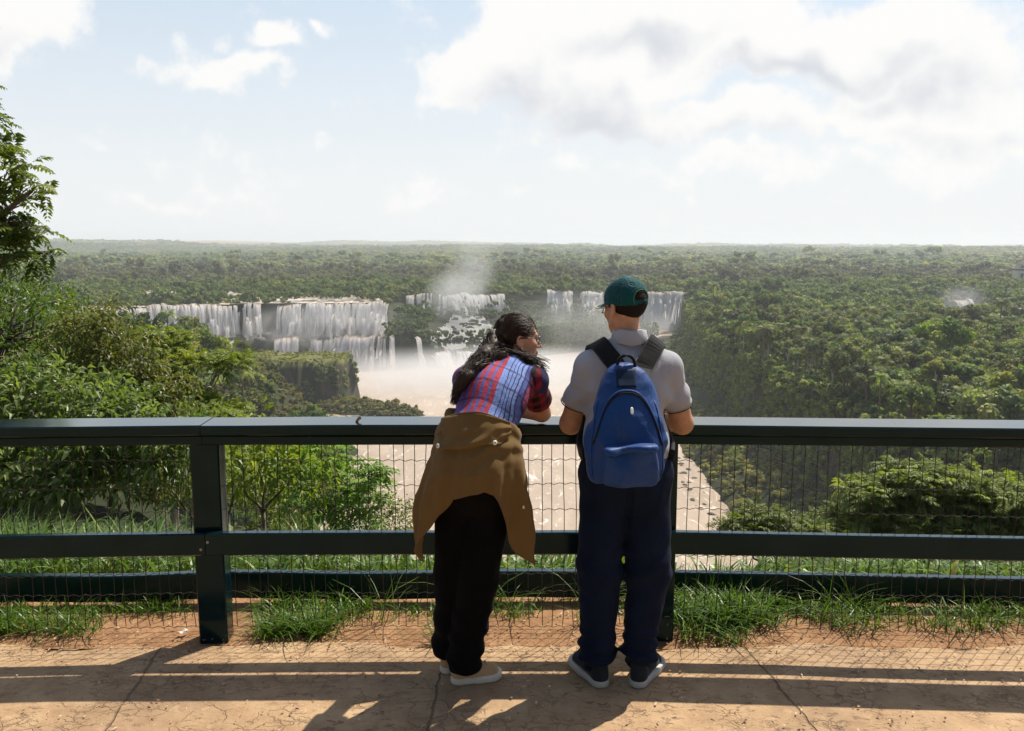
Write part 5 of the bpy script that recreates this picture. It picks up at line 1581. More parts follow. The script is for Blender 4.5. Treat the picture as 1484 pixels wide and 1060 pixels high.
def man_shirt(X):
    d = U(.05, ell(X, M_pel + A_([0, -.004, .03]), (.183, .135, .16)), ell(X, M_wai, (.172, .125, .17)), ell(X, M_che, (.193, .128, .188)), cap(X, M_sh[0], M_sh[1], .066))
    for s in (-1, 1): d = smin(d, cap(X, M_nk + A_([s * .105, -.005, -.04]), M_nk + A_([s * .02, -.005, .025]), .043, .05), .04)
    zz = X[:, 2]
    d = d + .0075 * np.sin((zz * 1.0 + .55 * np.abs(X[:, 0] - .485)) * 42 + 3.0 * n3(X, 5, 61)) * sstep(1.36, 1.18, zz) * sstep(.3, .5, np.abs(X[:, 0] - .485) / .19) + .006 * n3(X, 9, 62, (1, 1, .6)) + .0035 * n3(X, 20, 63, (1, 1, .45))
    for k in (0, 1):
        ax = unit(M_se[k] - M_sh[k]); sg = (-1, 1)[k]
        s = cap(X, M_sh[k] + A_([-sg * .012, 0, 0]), M_se[k] + ax * .05, .064, .0735)
        t = (X - M_sh[k]) @ ax
        s = s + .004 * np.sin(t * 55 + 4 * n3(X, 6, 64 + k) + (X[:, 1]) * 20) * sstep(.02, .08, t)
        s = smax(s, (X - M_se[k]) @ ax - .004 * n3(X, 12, 66), .004)
        d = smin(d, s, .028)
    # neck opening
    d = smax(d, zz - (1.478 - .25 * (X[:, 1] - 3.60)), .008)
    return smax(d, .905 - zz + .008 * n3(X, 8, 68), .004)


shirt = solid('shirt', man_shirt, (.10, 3.36, .88), (.90, 3.90, 1.53), .0055, POLO, man, MO)
TRIM = cloth_mat('dark_trim', (.03, .03, .035), .9)
for k in (0, 1):
    ax = unit(M_se[k] - M_sh[k]); u = unit(np.cross(ax, (0, 1, 0))); v = np.cross(ax, u); a = np.linspace(0, 2 * pi, 40)
    pts = M_se[k] - ax * .0015 + .0722 * (np.cos(a)[:, None] * u + np.sin(a)[:, None] * v)
    b = MB(); b.tube(pts - MO, .0024, 6, 0, False); b.build('sleeve_trim', TRIM, shirt, True)
# folded collar: stands round the neck and turns over outwards
a = np.linspace(0, 2 * pi, 64, endpoint=False)
prof = [(.059, -.030), (.0605, .0), (.0615, .018), (.0645, .0225), (.069, .019), (.0745, -.004), (.079, -.026), (.0775, -.030), (.073, -.012)]
V = []
for r, z in prof:
    front = np.clip(np.sin(a), 0, 1); back = np.clip(-np.sin(a), 0, 1)
    rr = r * (1 + .10 * front)
    V.append(np.stack([M_nk[0] + .001 + rr * np.cos(a) * 1.02, M_nk[1] - .004 + rr * np.sin(a) * 1.02, 1.484 + z * (1 + .25 * back) - .045 * front * 1.0 + .003 * np.sin(a * 5)], -1))
V = np.concatenate(V) - MO; K = 64
i = np.arange(len(prof) - 1)[:, None] * K; j = np.arange(K)[None]
link('collar', mesh_np('collar', V, np.stack([i + j, i + K + j, i + K + (j + 1) % K, i + (j + 1) % K], -1).reshape(-1, 4), [POLO], True), shirt)


# head of the man: short hair and the cap
def hs(f):
    return lambda X: f(((X - M_hd) @ M_R) / MS) * MS


def man_hair(L):
    d = ell(L, (0, -.014, .03), (.0765, .0975, .088)) - .002 + .0012 * n3(L, 160, 5)
    low = -.062 + .035 * sstep(.0, .07, np.abs(L[:, 0])) * 0 + .9 * np.clip(L[:, 1] + .045, 0, 1) + .0
    d = smax(d, low - L[:, 2], .008)
    d = smax(d, L[:, 1] - .035 - (.0), .006)
    return smax(d, -ell(L, (0, -.014, .03), (.068, .088, .08)), .002)


box8 = lambda r: (M_hd - r, M_hd + r)
solid('hair', hs(man_hair), M_hd - .15, M_hd + .15, .0042, simple('near_black_hair', (.010, .008, .007), .75, .5, 300, .5, 900, .002, .2), man, MO)
CAPM = cloth_mat('teal_green_twill', (.006, .078, .088), .75, .12, 1400, .06, .3, .1)
CAPE = simple('pale_yellow_piping', (.55, .52, .28), .8, .1)


def cap_crown(L):
    o = ell(L, (0, -.010, .036), (.084, .1045, .094))
    az = np.arctan2(L[:, 0], L[:, 1] + .010)
    o = o + .0013 * np.exp(-(np.sin(az * 3) / .07) ** 2) - .0008                 # six seams
    i_ = ell(L, (0, -.010, .036), (.0805, .101, .0905))
    d = smax(o, -i_, .001)
    d = smax(d, (.022 + .10 * (L[:, 1] + .01) * 1.0) - L[:, 2] - .012, .002)
    hole = ell(L, (0, -.105, .034), (.034, .05, .034)); hole = np.maximum(hole, (.026) - L[:, 2])
    return smax(d, -hole, .002)


capo = solid('cap', hs(cap_crown), M_hd - .16, M_hd + .17, .0036, CAPM, man, MO)
b = MB()
P_, uu, vv = [], np.linspace(-1, 1, 25), np.linspace(0, 1, 8)
for side_ in (0, 1):
    for v_ in vv:
        for u_ in uu:
            ang = u_ * 1.12; rx_, ry_ = .084 + .0 * v_, .1045
            x0, y0 = rx_ * sin(ang), -.010 + ry_ * cos(ang)
            ext = .068 * cos(u_ * 1.45) ** .7 if abs(u_) < 1 else 0
            x_, y_ = x0 * (1 + .05 * v_), y0 + ext * v_
            z_ = .0175 + .10 * (y0 + .01) - .004 - 2.6 * x_ * x_ - .18 * ext * v_ - .004 * side_ + .006
            P_.append(M_hd + M_R @ A_([x_, y_, z_]) - MO)
P_ = A_(P_); n1 = 25 * 8
i = (np.arange(7)[:, None] * 25 + np.arange(24)[None]).ravel()
top = np.stack([i, i + 1, i + 26, i + 25], -1); bot = top[:, ::-1] + n1
edge = np.array([[7 * 25 + k, 7 * 25 + k + 1, n1 + 7 * 25 + k + 1, n1 + 7 * 25 + k] for k in range(24)])
vis_o = link('visor', mesh_np('visor', P_, np.concatenate([top, bot, edge]), [CAPM], True), capo)
b.tube(P_[7 * 25:8 * 25] + (P_[n1 + 7 * 25:n1 + 8 * 25] - P_[7 * 25:8 * 25]) * .5, .0036, 6); b.build('visor_piping', CAPE, vis_o, True)
b = MB(); tp = M_hd + M_R @ A_([0, -.010, .131]) - MO; b.tube([tp - A_([0, 0, .004]), tp, tp + A_([0, 0, .003])], [.009, .009, .005], 10); b.build('cap_button', CAPM, capo, True)
STITCH = simple('green_stitch', (.10, .30, .10), .8)
b = MB(); a = np.linspace(-.15 * pi, 1.15 * pi, 24)
pts = []
for t in a:
    l = A_([.041 * cos(t), 0, .030 + .038 * sin(t)]); q = 1 - (l[0] / .0845) ** 2 - ((l[2] - .036) / .0945) ** 2
    l[1] = -.010 - .1052 * sqrt(max(q, .05)); pts.append(M_hd + M_R @ l - MO)
b.tube(A_(pts), .0011, 4); b.build('stitching', STITCH, capo, True)

# ------------------------------------------------------------------ the backpack: worn, but a thing of its own
BO = A_([.483, 3.40, .93])
pack = bpy.data.objects.new('backpack', None); COL.objects.link(pack); pack.location = BO
tag(pack, 'blue backpack with a front pocket and black straps on the back of the man', 'backpack')
m, N = new_mat('blue_nylon')
p = N.obj(); n = N.noise(p, 7, 5, .6); w_ = N.noise(p, 900, 2); f = N.noise(N.scale(p, (1, 1, .7)), 13, 4, .6, 1.0)
c = N.mix(n, (.0018, .030, .140), (.0035, .052, .215))
out(N, bsdf(N, c, .52, N.bump(N.math('ADD', N.math('MULTIPLY', w_, .03), f), .5, .015), **{'Specular IOR Level': .3, 'Sheen Weight': .05})); NYLON = m
WEB = cloth_mat('black_webbing', (.012, .012, .014), .7, .2, 600, .5)
BX = .452


def pack_w(z): return .945 * np.interp(z, [.90, .93, 1.00, 1.10, 1.22, 1.31, 1.36, 1.385], [.135, .158, .170, .168, .145, .112, .080, .04])


def pack_body(X):
    z = X[:, 2]; w = pack_w(z); dep = np.interp(z, [.90, .95, 1.05, 1.2, 1.32, 1.39], [.072, .088, .090, .080, .056, .03])
    cy = 3.445 + .035 * sstep(1.0, 1.4, z) - dep
    qx = np.abs((X[:, 0] - BX) / w); qy = np.abs((X[:, 1] - cy) / dep)
    k = (qx ** 3.2 + qy ** 2.6) ** (1 / 2.9) - 1
    d = k * np.minimum(w, dep) * .8
    d = smax(d, .915 - z, .03); d = smax(d, z - 1.385, .02)
    d = d + .0075 * n3(X, 9, 71, (1, 1, .8)) + .003 * n3(X, 22, 73) + .004 * np.sin((X[:, 0] - BX) * 60 + z * 25 + 3 * n3(X, 7, 72)) * sstep(1.30, 1.12, z)
    return d


pb = solid('body', pack_body, (.27, 3.18, .87), (.70, 3.52, 1.42), .0055, NYLON, pack, BO, 2)


def march(f, o, d, n=160, st=.0025):
    """first points where rays from o along d meet f<0"""
    t = np.zeros(len(o)); act = np.ones(len(o), bool)
    for _ in range(n):
        v = f(o + d * t[:, None]); act = v > .0006
        t = np.where(act, t + np.clip(v * .7, .0006, .02), t)
    return o + d * t[:, None]


def on_pack(P, off=.0):
    """drop pattern points (x, z) on to the rear face of the pack"""
    P = A_(P, float); o = np.stack([P[:, 0], np.full(len(P), 3.10), P[:, 1]], -1); d = np.tile([0, 1., 0], (len(P), 1))
    q = march(pack_body, o, d); q[:, 1] -= off
    return q


def pack_pocket(X):
    z = X[:, 2]; base = pack_body(X)
    w = np.interp(z, [.92, .95, 1.03, 1.085], [.100, .112, .108, .100])
    d = smax(base - .024, np.abs(X[:, 0] - BX - .008) - w, .02); d = smax(d, z - 1.088, .012); d = smax(d, .925 - z, .02)
    d = smax(d, X[:, 1] - 3.36, .01)
    return d + .003 * n3(X, 14, 75)


solid('front_pocket', pack_pocket, (.33, 3.15, .88), (.64, 3.40, 1.13), .005, NYLON, pack, BO, 2)


def pack_flap(X):
    z = X[:, 2]; base = pack_body(X)
    d = smax(base - .036, np.abs(X[:, 0] - BX - .008) - .106, .015); d = smax(d, np.abs(z - 1.082 - .006 * np.sin((X[:, 0] - BX) * 22)) - .014, .010)
    return smax(d, X[:, 1] - 3.36, .01) + .0025 * n3(X, 18, 76)


solid('pocket_flap', pack_flap, (.33, 3.13, 1.03), (.64, 3.40, 1.13), .0045, NYLON, pack, BO, 1)
# arched zip: from the lower sides up over the top of the pack
t = np.linspace(-1, 1, 60); zz_ = 1.285 - .20 * np.abs(t) ** 2.6; xx_ = BX + np.sign(t) * np.minimum(np.abs(t) * .135, pack_w(zz_) * .93)
q = on_pack(np.stack([xx_, zz_], -1), .0015)
b = MB(); b.tube(q - BO, .0042, 6); b.build('zip', WEB, pack, True)
b = MB(); b.tube(on_pack(np.stack([xx_ * 1.0, zz_ + .0085], -1), .002) - BO, .005, 6); b.build('piping', NYLON, pack, True)
for sg in (-1, 1):                                       # side seams
    zz_ = np.linspace(.95, 1.25, 20); b = MB(); b.tube(on_pack(np.stack([BX + sg * pack_w(zz_) * .88, zz_], -1), .0005) - BO, .0028, 5); b.build('seam', NYLON, pack, True)
q = on_pack(np.stack([BX + .008 + np.linspace(-.095, .095, 20), np.full(20, 1.062)], -1), .027)


def patch(name, x0, x1, z0, z1, mat, off, rnd=0.0):
    n_ = 9; gx, gz_ = np.meshgrid(np.linspace(-1, 1, n_), np.linspace(-1, 1, n_))
    if rnd:
        l = np.maximum(np.maximum(np.abs(gx), np.abs(gz_)), 1e-6); r = np.hypot(gx, gz_); k = 1 - rnd + rnd * l / np.maximum(r, 1e-6); gx, gz_ = gx * k, gz_ * k
    P = np.stack([(x0 + x1) / 2 + gx.ravel() * (x1 - x0) / 2, (z0 + z1) / 2 + gz_.ravel() * (z1 - z0) / 2], -1)
    q = on_pack(P, off); q2 = q + A_([0, .003, 0]); V = np.concatenate([q, q2]) - BO
    i = (np.arange(n_ - 1)[:, None] * n_ + np.arange(n_ - 1)[None]).ravel(); F = np.stack([i, i + 1, i + n_ + 1, i + n_], -1)
    ring = list(range(n_)) + [k * n_ + n_ - 1 for k in range(1, n_)] + [n_ * n_ - 2 - k for k in range(n_ - 1)] + [k * n_ for k in range(n_ - 2, 0, -1)]
    S = np.array([[ring[k], ring[(k + 1) % len(ring)], ring[(k + 1) % len(ring)] + n_ * n_, ring[k] + n_ * n_] for k in range(len(ring))])
    return link(name, mesh_np(name, V, np.concatenate([F, S[:, ::-1]]), [mat], True), pack)


patch('grab_panel', BX - .038, BX + .040, 1.305, 1.372, cloth_mat('navy_panel', (.006, .020, .055), .6), .0025)
patch('logo_tag', BX + .010, BX + .022, 1.208, 1.234, simple('white_tag', (.75, .75, .74), .5, .03), .004, .7)
patch('brand_patch', BX + .075, BX + .115, .955, .980, WEB, .0265)
# grab loop
a = np.linspace(0, pi, 18); lp = np.stack([BX + .006 + .036 * np.cos(a), 3.425 + .0 * a, 1.372 + .052 * np.sin(a) ** .8], -1)
b = MB(); b.tube(lp - BO, .0068, 8); b.build('grab_loop', WEB, pack, True)


def strap(pts, w, th, name, mat=WEB):
    pts = A_(pts, float); n_ = 40
    u = np.linspace(0, 1, n_); kk = np.linspace(0, 1, len(pts))
    P = np.stack([np.interp(u, kk, pts[:, i]) for i in range(3)], -1)
    for _ in range(6): P[1:-1] = .25 * P[:-2] + .5 * P[1:-1] + .25 * P[2:]
    # lift on to the shirt
    for _ in range(25):
        e = 1e-3; v = np.minimum(man_shirt(P), 9) - .010
        g = np.stack([(man_shirt(P + A_(dv) * e) - man_shirt(P - A_(dv) * e)) / (2 * e) for dv in ((1, 0, 0), (0, 1, 0), (0, 0, 1))], -1)
        P = P - unit(g) * np.where(np.abs(v) < .06, v, 0)[:, None] * .5
    for _ in range(3): P[1:-1] = .25 * P[:-2] + .5 * P[1:-1] + .25 * P[2:]
    T = unit(np.gradient(P, axis=0)); Nn = unit(g); S = unit(np.cross(T, Nn)); ww = np.interp(u, [0, .12, .5, 1], [w * .8, w, w, w * .7])[:, None] / 2
    ring = np.stack([P - S * ww, P - S * ww * .92 + Nn * th, P + S * ww * .92 + Nn * th, P + S * ww, P + S * ww * .9 - Nn * .004, P - S * ww * .9 - Nn * .004], 1)
    V = ring.reshape(-1, 3) - BO; i = np.arange(n_ - 1)[:, None] * 6; j = np.arange(6)[None]
    F = np.stack([i + j, i + 6 + j, i + 6 + (j + 1) % 6, i + (j + 1) % 6], -1).reshape(-1, 4)
    return link(name, mesh_np(name, V, [F, A_([[0, 1, 2, 3, 4, 5]]), A_([[(n_ - 1) * 6 + q for q in (5, 4, 3, 2, 1, 0)]])], [mat], False), pack)


for sg in (-1, 1):
    x0 = BX + .033
    strap([(x0 + sg * .040, 3.43, 1.345), (x0 + sg * .070, 3.49, 1.40), (x0 + sg * .108, 3.555, 1.445), (x0 + sg * .128, 3.62, 1.465), (x0 + sg * .135, 3.70, 1.42), (x0 + sg * .135, 3.75, 1.33), (x0 + sg * .145, 3.755, 1.20), (x0 + sg * .165, 3.70, 1.10), (x0 + sg * .175, 3.60, 1.03), (x0 + sg * .165, 3.50, 1.0)], .078, .012, 'shoulder_strap')

# ------------------------------------------------------------------ the woman
WO = A_([-.22, 3.52, 0.])
W_hip = [A_([-.222, 3.475, .86]), A_([-.092, 3.462, .86])]; W_kn = [A_([-.246, 3.52, .47]), A_([-.142, 3.455, .47])]; W_an = [A_([-.279, 3.585, .09]), A_([-.207, 3.485, .09])]
W_pel, W_wai, W_che, W_nk = A_([-.155, 3.45, .93]), A_([-.132, 3.495, 1.09]), A_([-.078, 3.60, 1.225]), A_([.004, 3.728, 1.355])
W_sh = [A_([-.196, 3.66, 1.285]), A_([.098, 3.685, 1.283])]; W_el = [A_([-.175, 3.865, 1.10]), A_([.137, 3.885, 1.097])]; W_wr = [A_([.025, 3.925, 1.125]), A_([-.045, 4.005, 1.092])]
W_hd = A_([.026, 3.785, 1.447]); W_R = rot(radians(-76), radians(-4), radians(-6)); WS = .95
wsv = unit(W_nk - W_wai); wlv = unit(A_([1, -.12, -.02]) - wsv * (wsv @ A_([1, -.12, -.02]))); wnv = np.cross(wlv, wsv); wnv = wnv if wnv[2] < 0 else wnv
W_B = np.stack([wlv, wsv, np.cross(wlv, wsv)], 1)


def woman_body(X):
    d = U(.05, ell(X, W_pel, (.13, .10, .10)), cap(X, W_pel, W_wai, .10, .085), ell(X, W_che, (.125, .15, .09), W_B), cap(X, W_sh[0] * .85 + W_sh[1] * .15, W_sh[1] * .85 + W_sh[0] * .15, .048))
    d = smin(d, cap(X, W_nk + A_([0, -.02, -.02]), W_hd + W_R @ A_([0, -.02, -.06]), .050, .046), .035)
    for k in (0, 1):
        f = A_([(.6, .75), (.95, .3)][k] + (0,)); 
        d = smin(d, U(.02, cap(X, W_hip[k], W_kn[k], .078, .05), cap(X, W_kn[k], W_an[k], .05, .036), cap(X, W_an[k], W_an[k] + f * .09 + A_([0, 0, -.05]), .032, .027)), .03)
        d = smin(d, cap(X, W_sh[k], W_el[k], .045, .040), .03)
        d = smin(d, cap(X, W_el[k], W_wr[k], .039, .025), .015)
    d = smin(d, head_sdf(((X - W_hd) @ W_R) / WS, True) * WS, .02)
    h0 = hand_prims(X, W_wr[0], (.95, .25, .12), (.1, .3, -1), 1, .45, .92)
    h1 = hand_prims(X, W_wr[1], (-.9, .3, -.05), (0, .1, -1), -1, .4, .92)
    return smin(smin(d, h0, .008), h1, .010)


wom = solid('person', woman_body, (-.40, 3.28, -.005), (.30, 4.16, 1.58), .0052, SKIN_W, None, WO)
wom.location = WO
tag(wom, 'person in a plaid shirt bending over the rail, brown jacket tied round the waist', 'person')
face_parts(wom, WO, W_hd, W_R, WS)
BLACKC = cloth_mat('black_trouser_cloth', (.0030, .0030, .0036), .9, .3, 800, .4, .03, .6)


def woman_trousers(X):
    ds = []
    for k in (0, 1):
        kn, an = W_kn[k], W_an[k]; zz = X[:, 2]
        leg = U(.03, cap(X, W_hip[k], kn, .100, .082), cap(X, kn, an + A_([0, 0, .0]), .082, .072))
        leg = leg + .006 * np.sin(zz * 55 + X[:, 0] * 30 + 3 * n3(X, 6, 81 + k)) * sstep(.5, .2, zz) + .005 * n3(X, 9, 83 + k, (1.6, 1.6, .4))
        ds.append(np.maximum(leg, (.085, .055)[k] + .01 * n3(X, 9, 85) - zz))
    d = smin(ds[0], ds[1], .015)
    d = smin(d, ell(X, W_pel + A_([0, -.01, -.02]), (.165, .135, .14)), .05)
    return smax(d, (X - A_([0, 3.45, 1.06])) @ A_([0, .3, .95]), .01)


solid('trousers', woman_trousers, (-.45, 3.24, .02), (.10, 3.76, 1.12), .0055, BLACKC, wom, WO)
TANC = cloth_mat('tan_canvas', (.56, .37, .20), .9, .1, 700, .4); SOLE_W = simple('offwhite_rubber', (.66, .59, .50), .6, .1, 60)
shoe(wom, WO, (-.262, 3.468), (-.052, 3.530), W_an[1], TANC, SOLE_W, simple('tan_lace', (.45, .34, .22), .9), wid=.96)
shoe(wom, WO, (-.305, 3.548), (-.165, 3.72), W_an[0], TANC, SOLE_W, None, wid=.96)


def plaid_mats():
    m, N = new_mat('striped_plaid_cotton')
    p = N.vmath('ADD', N.obj(), tuple(WO))
    p = N.vmath('ADD', p, N.vmath('SCALE', N.vmath('SUBTRACT', N.noise(p, 11, 3, .5, out=1), (.5, .5, .5)), scale=.022))
    q = N.vmath('SUBTRACT', p, tuple(W_che))
    u = N.vmath('DOT_PRODUCT', q, tuple(unit(wlv + .10 * wsv))); v = N.vmath('DOT_PRODUCT', q, tuple(wsv))
    t = N.mapr(u, -.16, .16, 0, 1, False)
    R_, B_, P_2, L_, K_ = (.42, .028, .022), (.075, .10, .34), (.20, .045, .20), (.18, .27, .58), (.014, .016, .06)
    st = [(0, P_2), (.05, (.12, .05, .22)), (.09, P_2), (.14, (.10, .09, .32)), (.18, P_2), (.22, B_), (.25, R_), (.305, B_), (.345, R_), (.40, B_), (.435, R_), (.50, B_), (.535, R_), (.60, L_), (.67, K_), (.68, L_), (.715, K_), (.726, L_), (.76, K_), (.771, L_), (.81, K_), (.825, L_), (.865, K_), (.88, B_), (.92, K_), (.94, (.30, .03, .06)), (1.0, K_)]
    c = N.ramp(t, st, 'CONSTANT')
    thin = N.mapr(N.math('ABSOLUTE', N.math('SUBTRACT', N.math('FRACT', N.math('MULTIPLY', u, 95)), .5)), .40, .46)
    c = N.mix(N.math('MULTIPLY', thin, .45), c, (.02, .02, .07))
    across = N.mapr(N.math('ABSOLUTE', N.math('SUBTRACT', N.math('FRACT', N.math('MULTIPLY', v, 150)), .5)), .25, .4)
    c = N.mix(N.math('MULTIPLY', across, .28), c, (.20, .24, .55))
    band = N.mapr(N.math('ABSOLUTE', N.math('SUBTRACT', N.math('FRACT', N.math('MULTIPLY', v, 11)), .5)), .40, .47)
    c = N.mix(N.math('MULTIPLY', band, .55), c, (.03, .015, .05))
    f = N.noise(p, 24, 4, .6, .5)
    out(N, bsdf(N, c, .85, N.bump(f, .5, .012), **{'Specular IOR Level': .25}))
    m2, N = new_mat('red_black_plaid_cotton')
    p = N.vmath('ADD', N.obj(), tuple(WO)); q = N.vmath('SUBTRACT', p, tuple(W_sh[1]))
    p2 = N.vmath('ADD', q, N.vmath('SCALE', N.vmath('SUBTRACT', N.noise(p, 11, 3, .5, out=1), (.5, .5, .5)), scale=.03))
    ax = unit(W_el[1] - W_sh[1]); sx = unit(np.cross(ax, (0, 0, 1.)))
    a = N.mapr(N.math('ABSOLUTE', N.math('SUBTRACT', N.math('FRACT', N.math('MULTIPLY', N.vmath('DOT_PRODUCT', p2, tuple(ax)), 17)), .5)), .16, .26)
    b = N.mapr(N.math('ABSOLUTE', N.math('SUBTRACT', N.math('FRACT', N.math('MULTIPLY', N.vmath('DOT_PRODUCT', p2, tuple(sx)), 17)), .5)), .16, .26)
    c = N.mix(N.math('MULTIPLY_ADD', a, .5, N.math('MULTIPLY', b, .5)), (.30, .018, .04), (.012, .008, .014))
    out(N, bsdf(N, c, .85, N.bump(N.noise(p, 30, 4), .4, .01), **{'Specular IOR Level': .25}))
    return [m, m2]


W_se = [W_sh[k] + (W_el[k] - W_sh[k]) * .62 for k in (0, 1)]


def w_sleeve(X, k):
    ax = unit(W_se[k] - W_sh[k])
    s = cap(X, W_sh[k] + A_([(.02, -.02)[k], -.01, 0]), W_se[k] + ax * .05, .062, .064)
    s = s + .005 * n3(X, 14, 91 + k)
    return smax(s, (X - W_se[k]) @ ax, .004)


def woman_shirt(X):
    q = X - W_che
    d = U(.05, ell(X, W_che + wsv * .01, (.150, .165, .112), W_B), cap(X, W_wai, W_che - wsv * .02, .118, .115), cap(X, W_pel + A_([0, .01, .04]), W_wai, .125, .115), cap(X, W_sh[0], W_sh[1], .058))
    d = smin(d, cap(X, W_nk - wsv * .06, W_nk + A_([0, 0, .0]), .075, .058), .04)
    d = d + .005 * n3(X, 10, 95) + .004 * np.sin(((q @ wlv) * 40 + (q @ wsv) * 25) + 3 * n3(X, 6, 96))
    for k in (0, 1): d = smin(d, w_sleeve(X, k), .028)
    d = smax(d, (X - W_nk - wsv * .015) @ unit(wsv + A_([.1, .1, .3])), .006)
    return smax(d, (X - W_wai) @ -wsv - .06, .01)


def sleeve_faces(P):
    d = np.minimum(w_sleeve(P, 1), w_sleeve(P, 0)); t = np.maximum((P - W_sh[1]) @ unit(W_se[1] - W_sh[1]) + .015, 0) * (P[:, 0] > -.05)
    return ((d < .006) & (((P - W_che) @ wlv > .115) | ((P - W_che) @ wlv < -.17))).astype(int)


ws_ = solid('shirt', woman_shirt, (-.38, 3.26, .98), (.28, 3.98, 1.44), .005, plaid_mats(), wom, WO, 1, sleeve_faces)
# wristwatch on the left wrist
b = MB(); ax = unit(W_wr[0] - W_el[0]); u = unit(np.cross(ax, (0, 0, 1.))); v = np.cross(ax, u); a = np.linspace(0, 2 * pi, 25)
b.tube(W_wr[0] - ax * .01 + .0275 * (np.cos(a)[:, None] * u + np.sin(a)[:, None] * v) - WO, .005, 6, 0, False); b.build('wristwatch', BLACKP, wom, True)

# jacket tied round her waist: skirt-like cloth with two long corners
JM = cloth_mat('brown_olive_cotton', (.165, .100, .036), .85, .16, 700, .45, .2, .45)


def jacket_pt(th, v, off=0.0, top=None, hem=None):
    """th: angle from her back (0 = towards the camera), v 0 waist .. 1 hem"""
    d = np.degrees(th)
    zt = 1.205 - .055 * (1 - np.cos(th)) - .035 * np.sin(th).clip(0, 1)
    zh = np.interp(d, [-130, -112, -98, -84, -74, -64, -52, -38, -22, 0, 14, 24, 38, 52, 62, 72, 84, 98, 112, 130], [.93, .82, .70, .61, .565, .60, .70, .79, .865, .895, .900, .885, .81, .70, .605, .548, .590, .68, .82, .93])
    z = zt + (zh - zt) * v
    dz = np.clip(1.19 - z, 0, 1)
    cx = -.128 - .10 * np.clip(dz, 0, .35); cy = 3.500 - .26 * np.clip(dz, 0, .22) + .05 * np.clip(dz - .25, 0, 1)
    rx = np.interp(dz, [0, .06, .1, .25, .4, .6], [.142, .160, .170, .198, .220, .226]); ry = np.interp(dz, [0, .06, .1, .22, .4, .6], [.128, .142, .148, .166, .178, .176])
    fold = 1.35 * (.012 * np.sin(5 * th + .6 + .5 * np.sin(6 * dz)) + .008 * np.sin(9 * th + 1.9 + 2 * dz) + .005 * np.sin(17 * th)) * sstep(.05, .45, dz) * (1 + .6 * sstep(.3, .6, dz))
    wr = .0055 * np.sin(dz * 95 + 3 * np.sin(th * 2.2) + 1.5 * vnoise(th * 3, dz * 9, 0, 5)) * np.exp(-((dz - .10) / .085) ** 2) + .006 * vnoise(th * 4, dz * 14, 1, 6)
    r = 1.0 + (fold + wr + off) / .18
    return np.stack([cx + rx * r * np.sin(th), cy - ry * r * np.cos(th), z], -1)


def sheet(name, TH, VV, parent, mat, off, thick=.004, vmap=None):
    th, v = np.meshgrid(TH, VV); P = jacket_pt(th.ravel(), v.ravel(), off); P2 = jacket_pt(th.ravel(), v.ravel(), off - thick)
    n_, m_ = len(TH), len(VV); V = np.concatenate([P, P2]) - WO
    i = (np.arange(m_ - 1)[:, None] * n_ + np.arange(n_ - 1)[None]).ravel(); F = np.stack([i, i + n_, i + n_ + 1, i + 1], -1)
    ring = list(range(n_)) + [k * n_ + n_ - 1 for k in range(1, m_)] + [m_ * n_ - 2 - k for k in range(n_ - 1)] + [k * n_ for k in range(m_ - 2, 0, -1)]
    S = np.array([[ring[k], ring[(k + 1) % len(ring)], ring[(k + 1) % len(ring)] + n_ * m_, ring[k] + n_ * m_] for k in range(len(ring))])
    return link(name, mesh_np(name, V, np.concatenate([F, F[:, ::-1] + n_ * m_, S]), [mat], True), parent)


jk = sheet('jacket', np.radians(np.linspace(-128, 128, 150)), np.linspace(0, 1, 80), wom, JM, .004)
# the yoke flap lies over it and ends in a loose edge
def flap():
    TH = np.radians(np.linspace(-66, 50, 80)); t = np.degrees(TH)
    zh = np.interp(t, [-66, -45, -20, 10, 30, 50], [1.10, 1.062, 1.068, 1.082, 1.085, 1.115]); rows = []
    zt = 1.205 - .055 * (1 - np.cos(TH)) - .035 * np.sin(TH).clip(0, 1)
    zhem = np.interp(t, [-74, -64, -52, -38, -22, 0, 14, 24, 38, 52], [.56, .655, .745, .80, .87, .895, .900, .890, .835, .775])
    for f in np.linspace(0.05, 1, 30):
        z = zt + (zh - zt) * f; v = (z - zt) / (zhem - zt)
        rows.append(jacket_pt(TH, v, .011 + .004 * f + .0035 * np.sin(f * 16 + 2 * np.sin(TH * 3))))
    P = np.concatenate(rows); rows2 = [r for r in rows]; P2 = P + A_([0, .004, 0])
    n_, m_ = 80, 30; V = np.concatenate([P, P2]) - WO
    i = (np.arange(m_ - 1)[:, None] * n_ + np.arange(n_ - 1)[None]).ravel(); F = np.stack([i, i + n_, i + n_ + 1, i + 1], -1)
    ring = list(range(n_)) + [k * n_ + n_ - 1 for k in range(1, m_)] + [m_ * n_ - 2 - k for k in range(n_ - 1)] + [k * n_ for k in range(m_ - 2, 0, -1)]
    S = np.array([[ring[k], ring[(k + 1) % len(ring)], ring[(k + 1) % len(ring)] + n_ * m_, ring[k] + n_ * m_] for k in range(len(ring))])
    return link('flap', mesh_np('flap', V, np.concatenate([F, F[:, ::-1] + n_ * m_, S]), [JM], True), jk), rows[-3]


fl, edge_row = flap()
BUT = simple('white_button', (.78, .76, .72), .35, .05); BUTC = simple('button_centre', (.10, .08, .06), .5)
def button(P, nrm, r=.0085):
    nrm = unit(nrm); b = MB(); b.tube([P, P + nrm * .004, P + nrm * .0055], [r, r, r * .7], 14); b.tube([P + nrm * .0045, P + nrm * .0068], [r * .36, r * .30], 8, 1)
    b.build('button', [BUT, BUTC], jk, True)


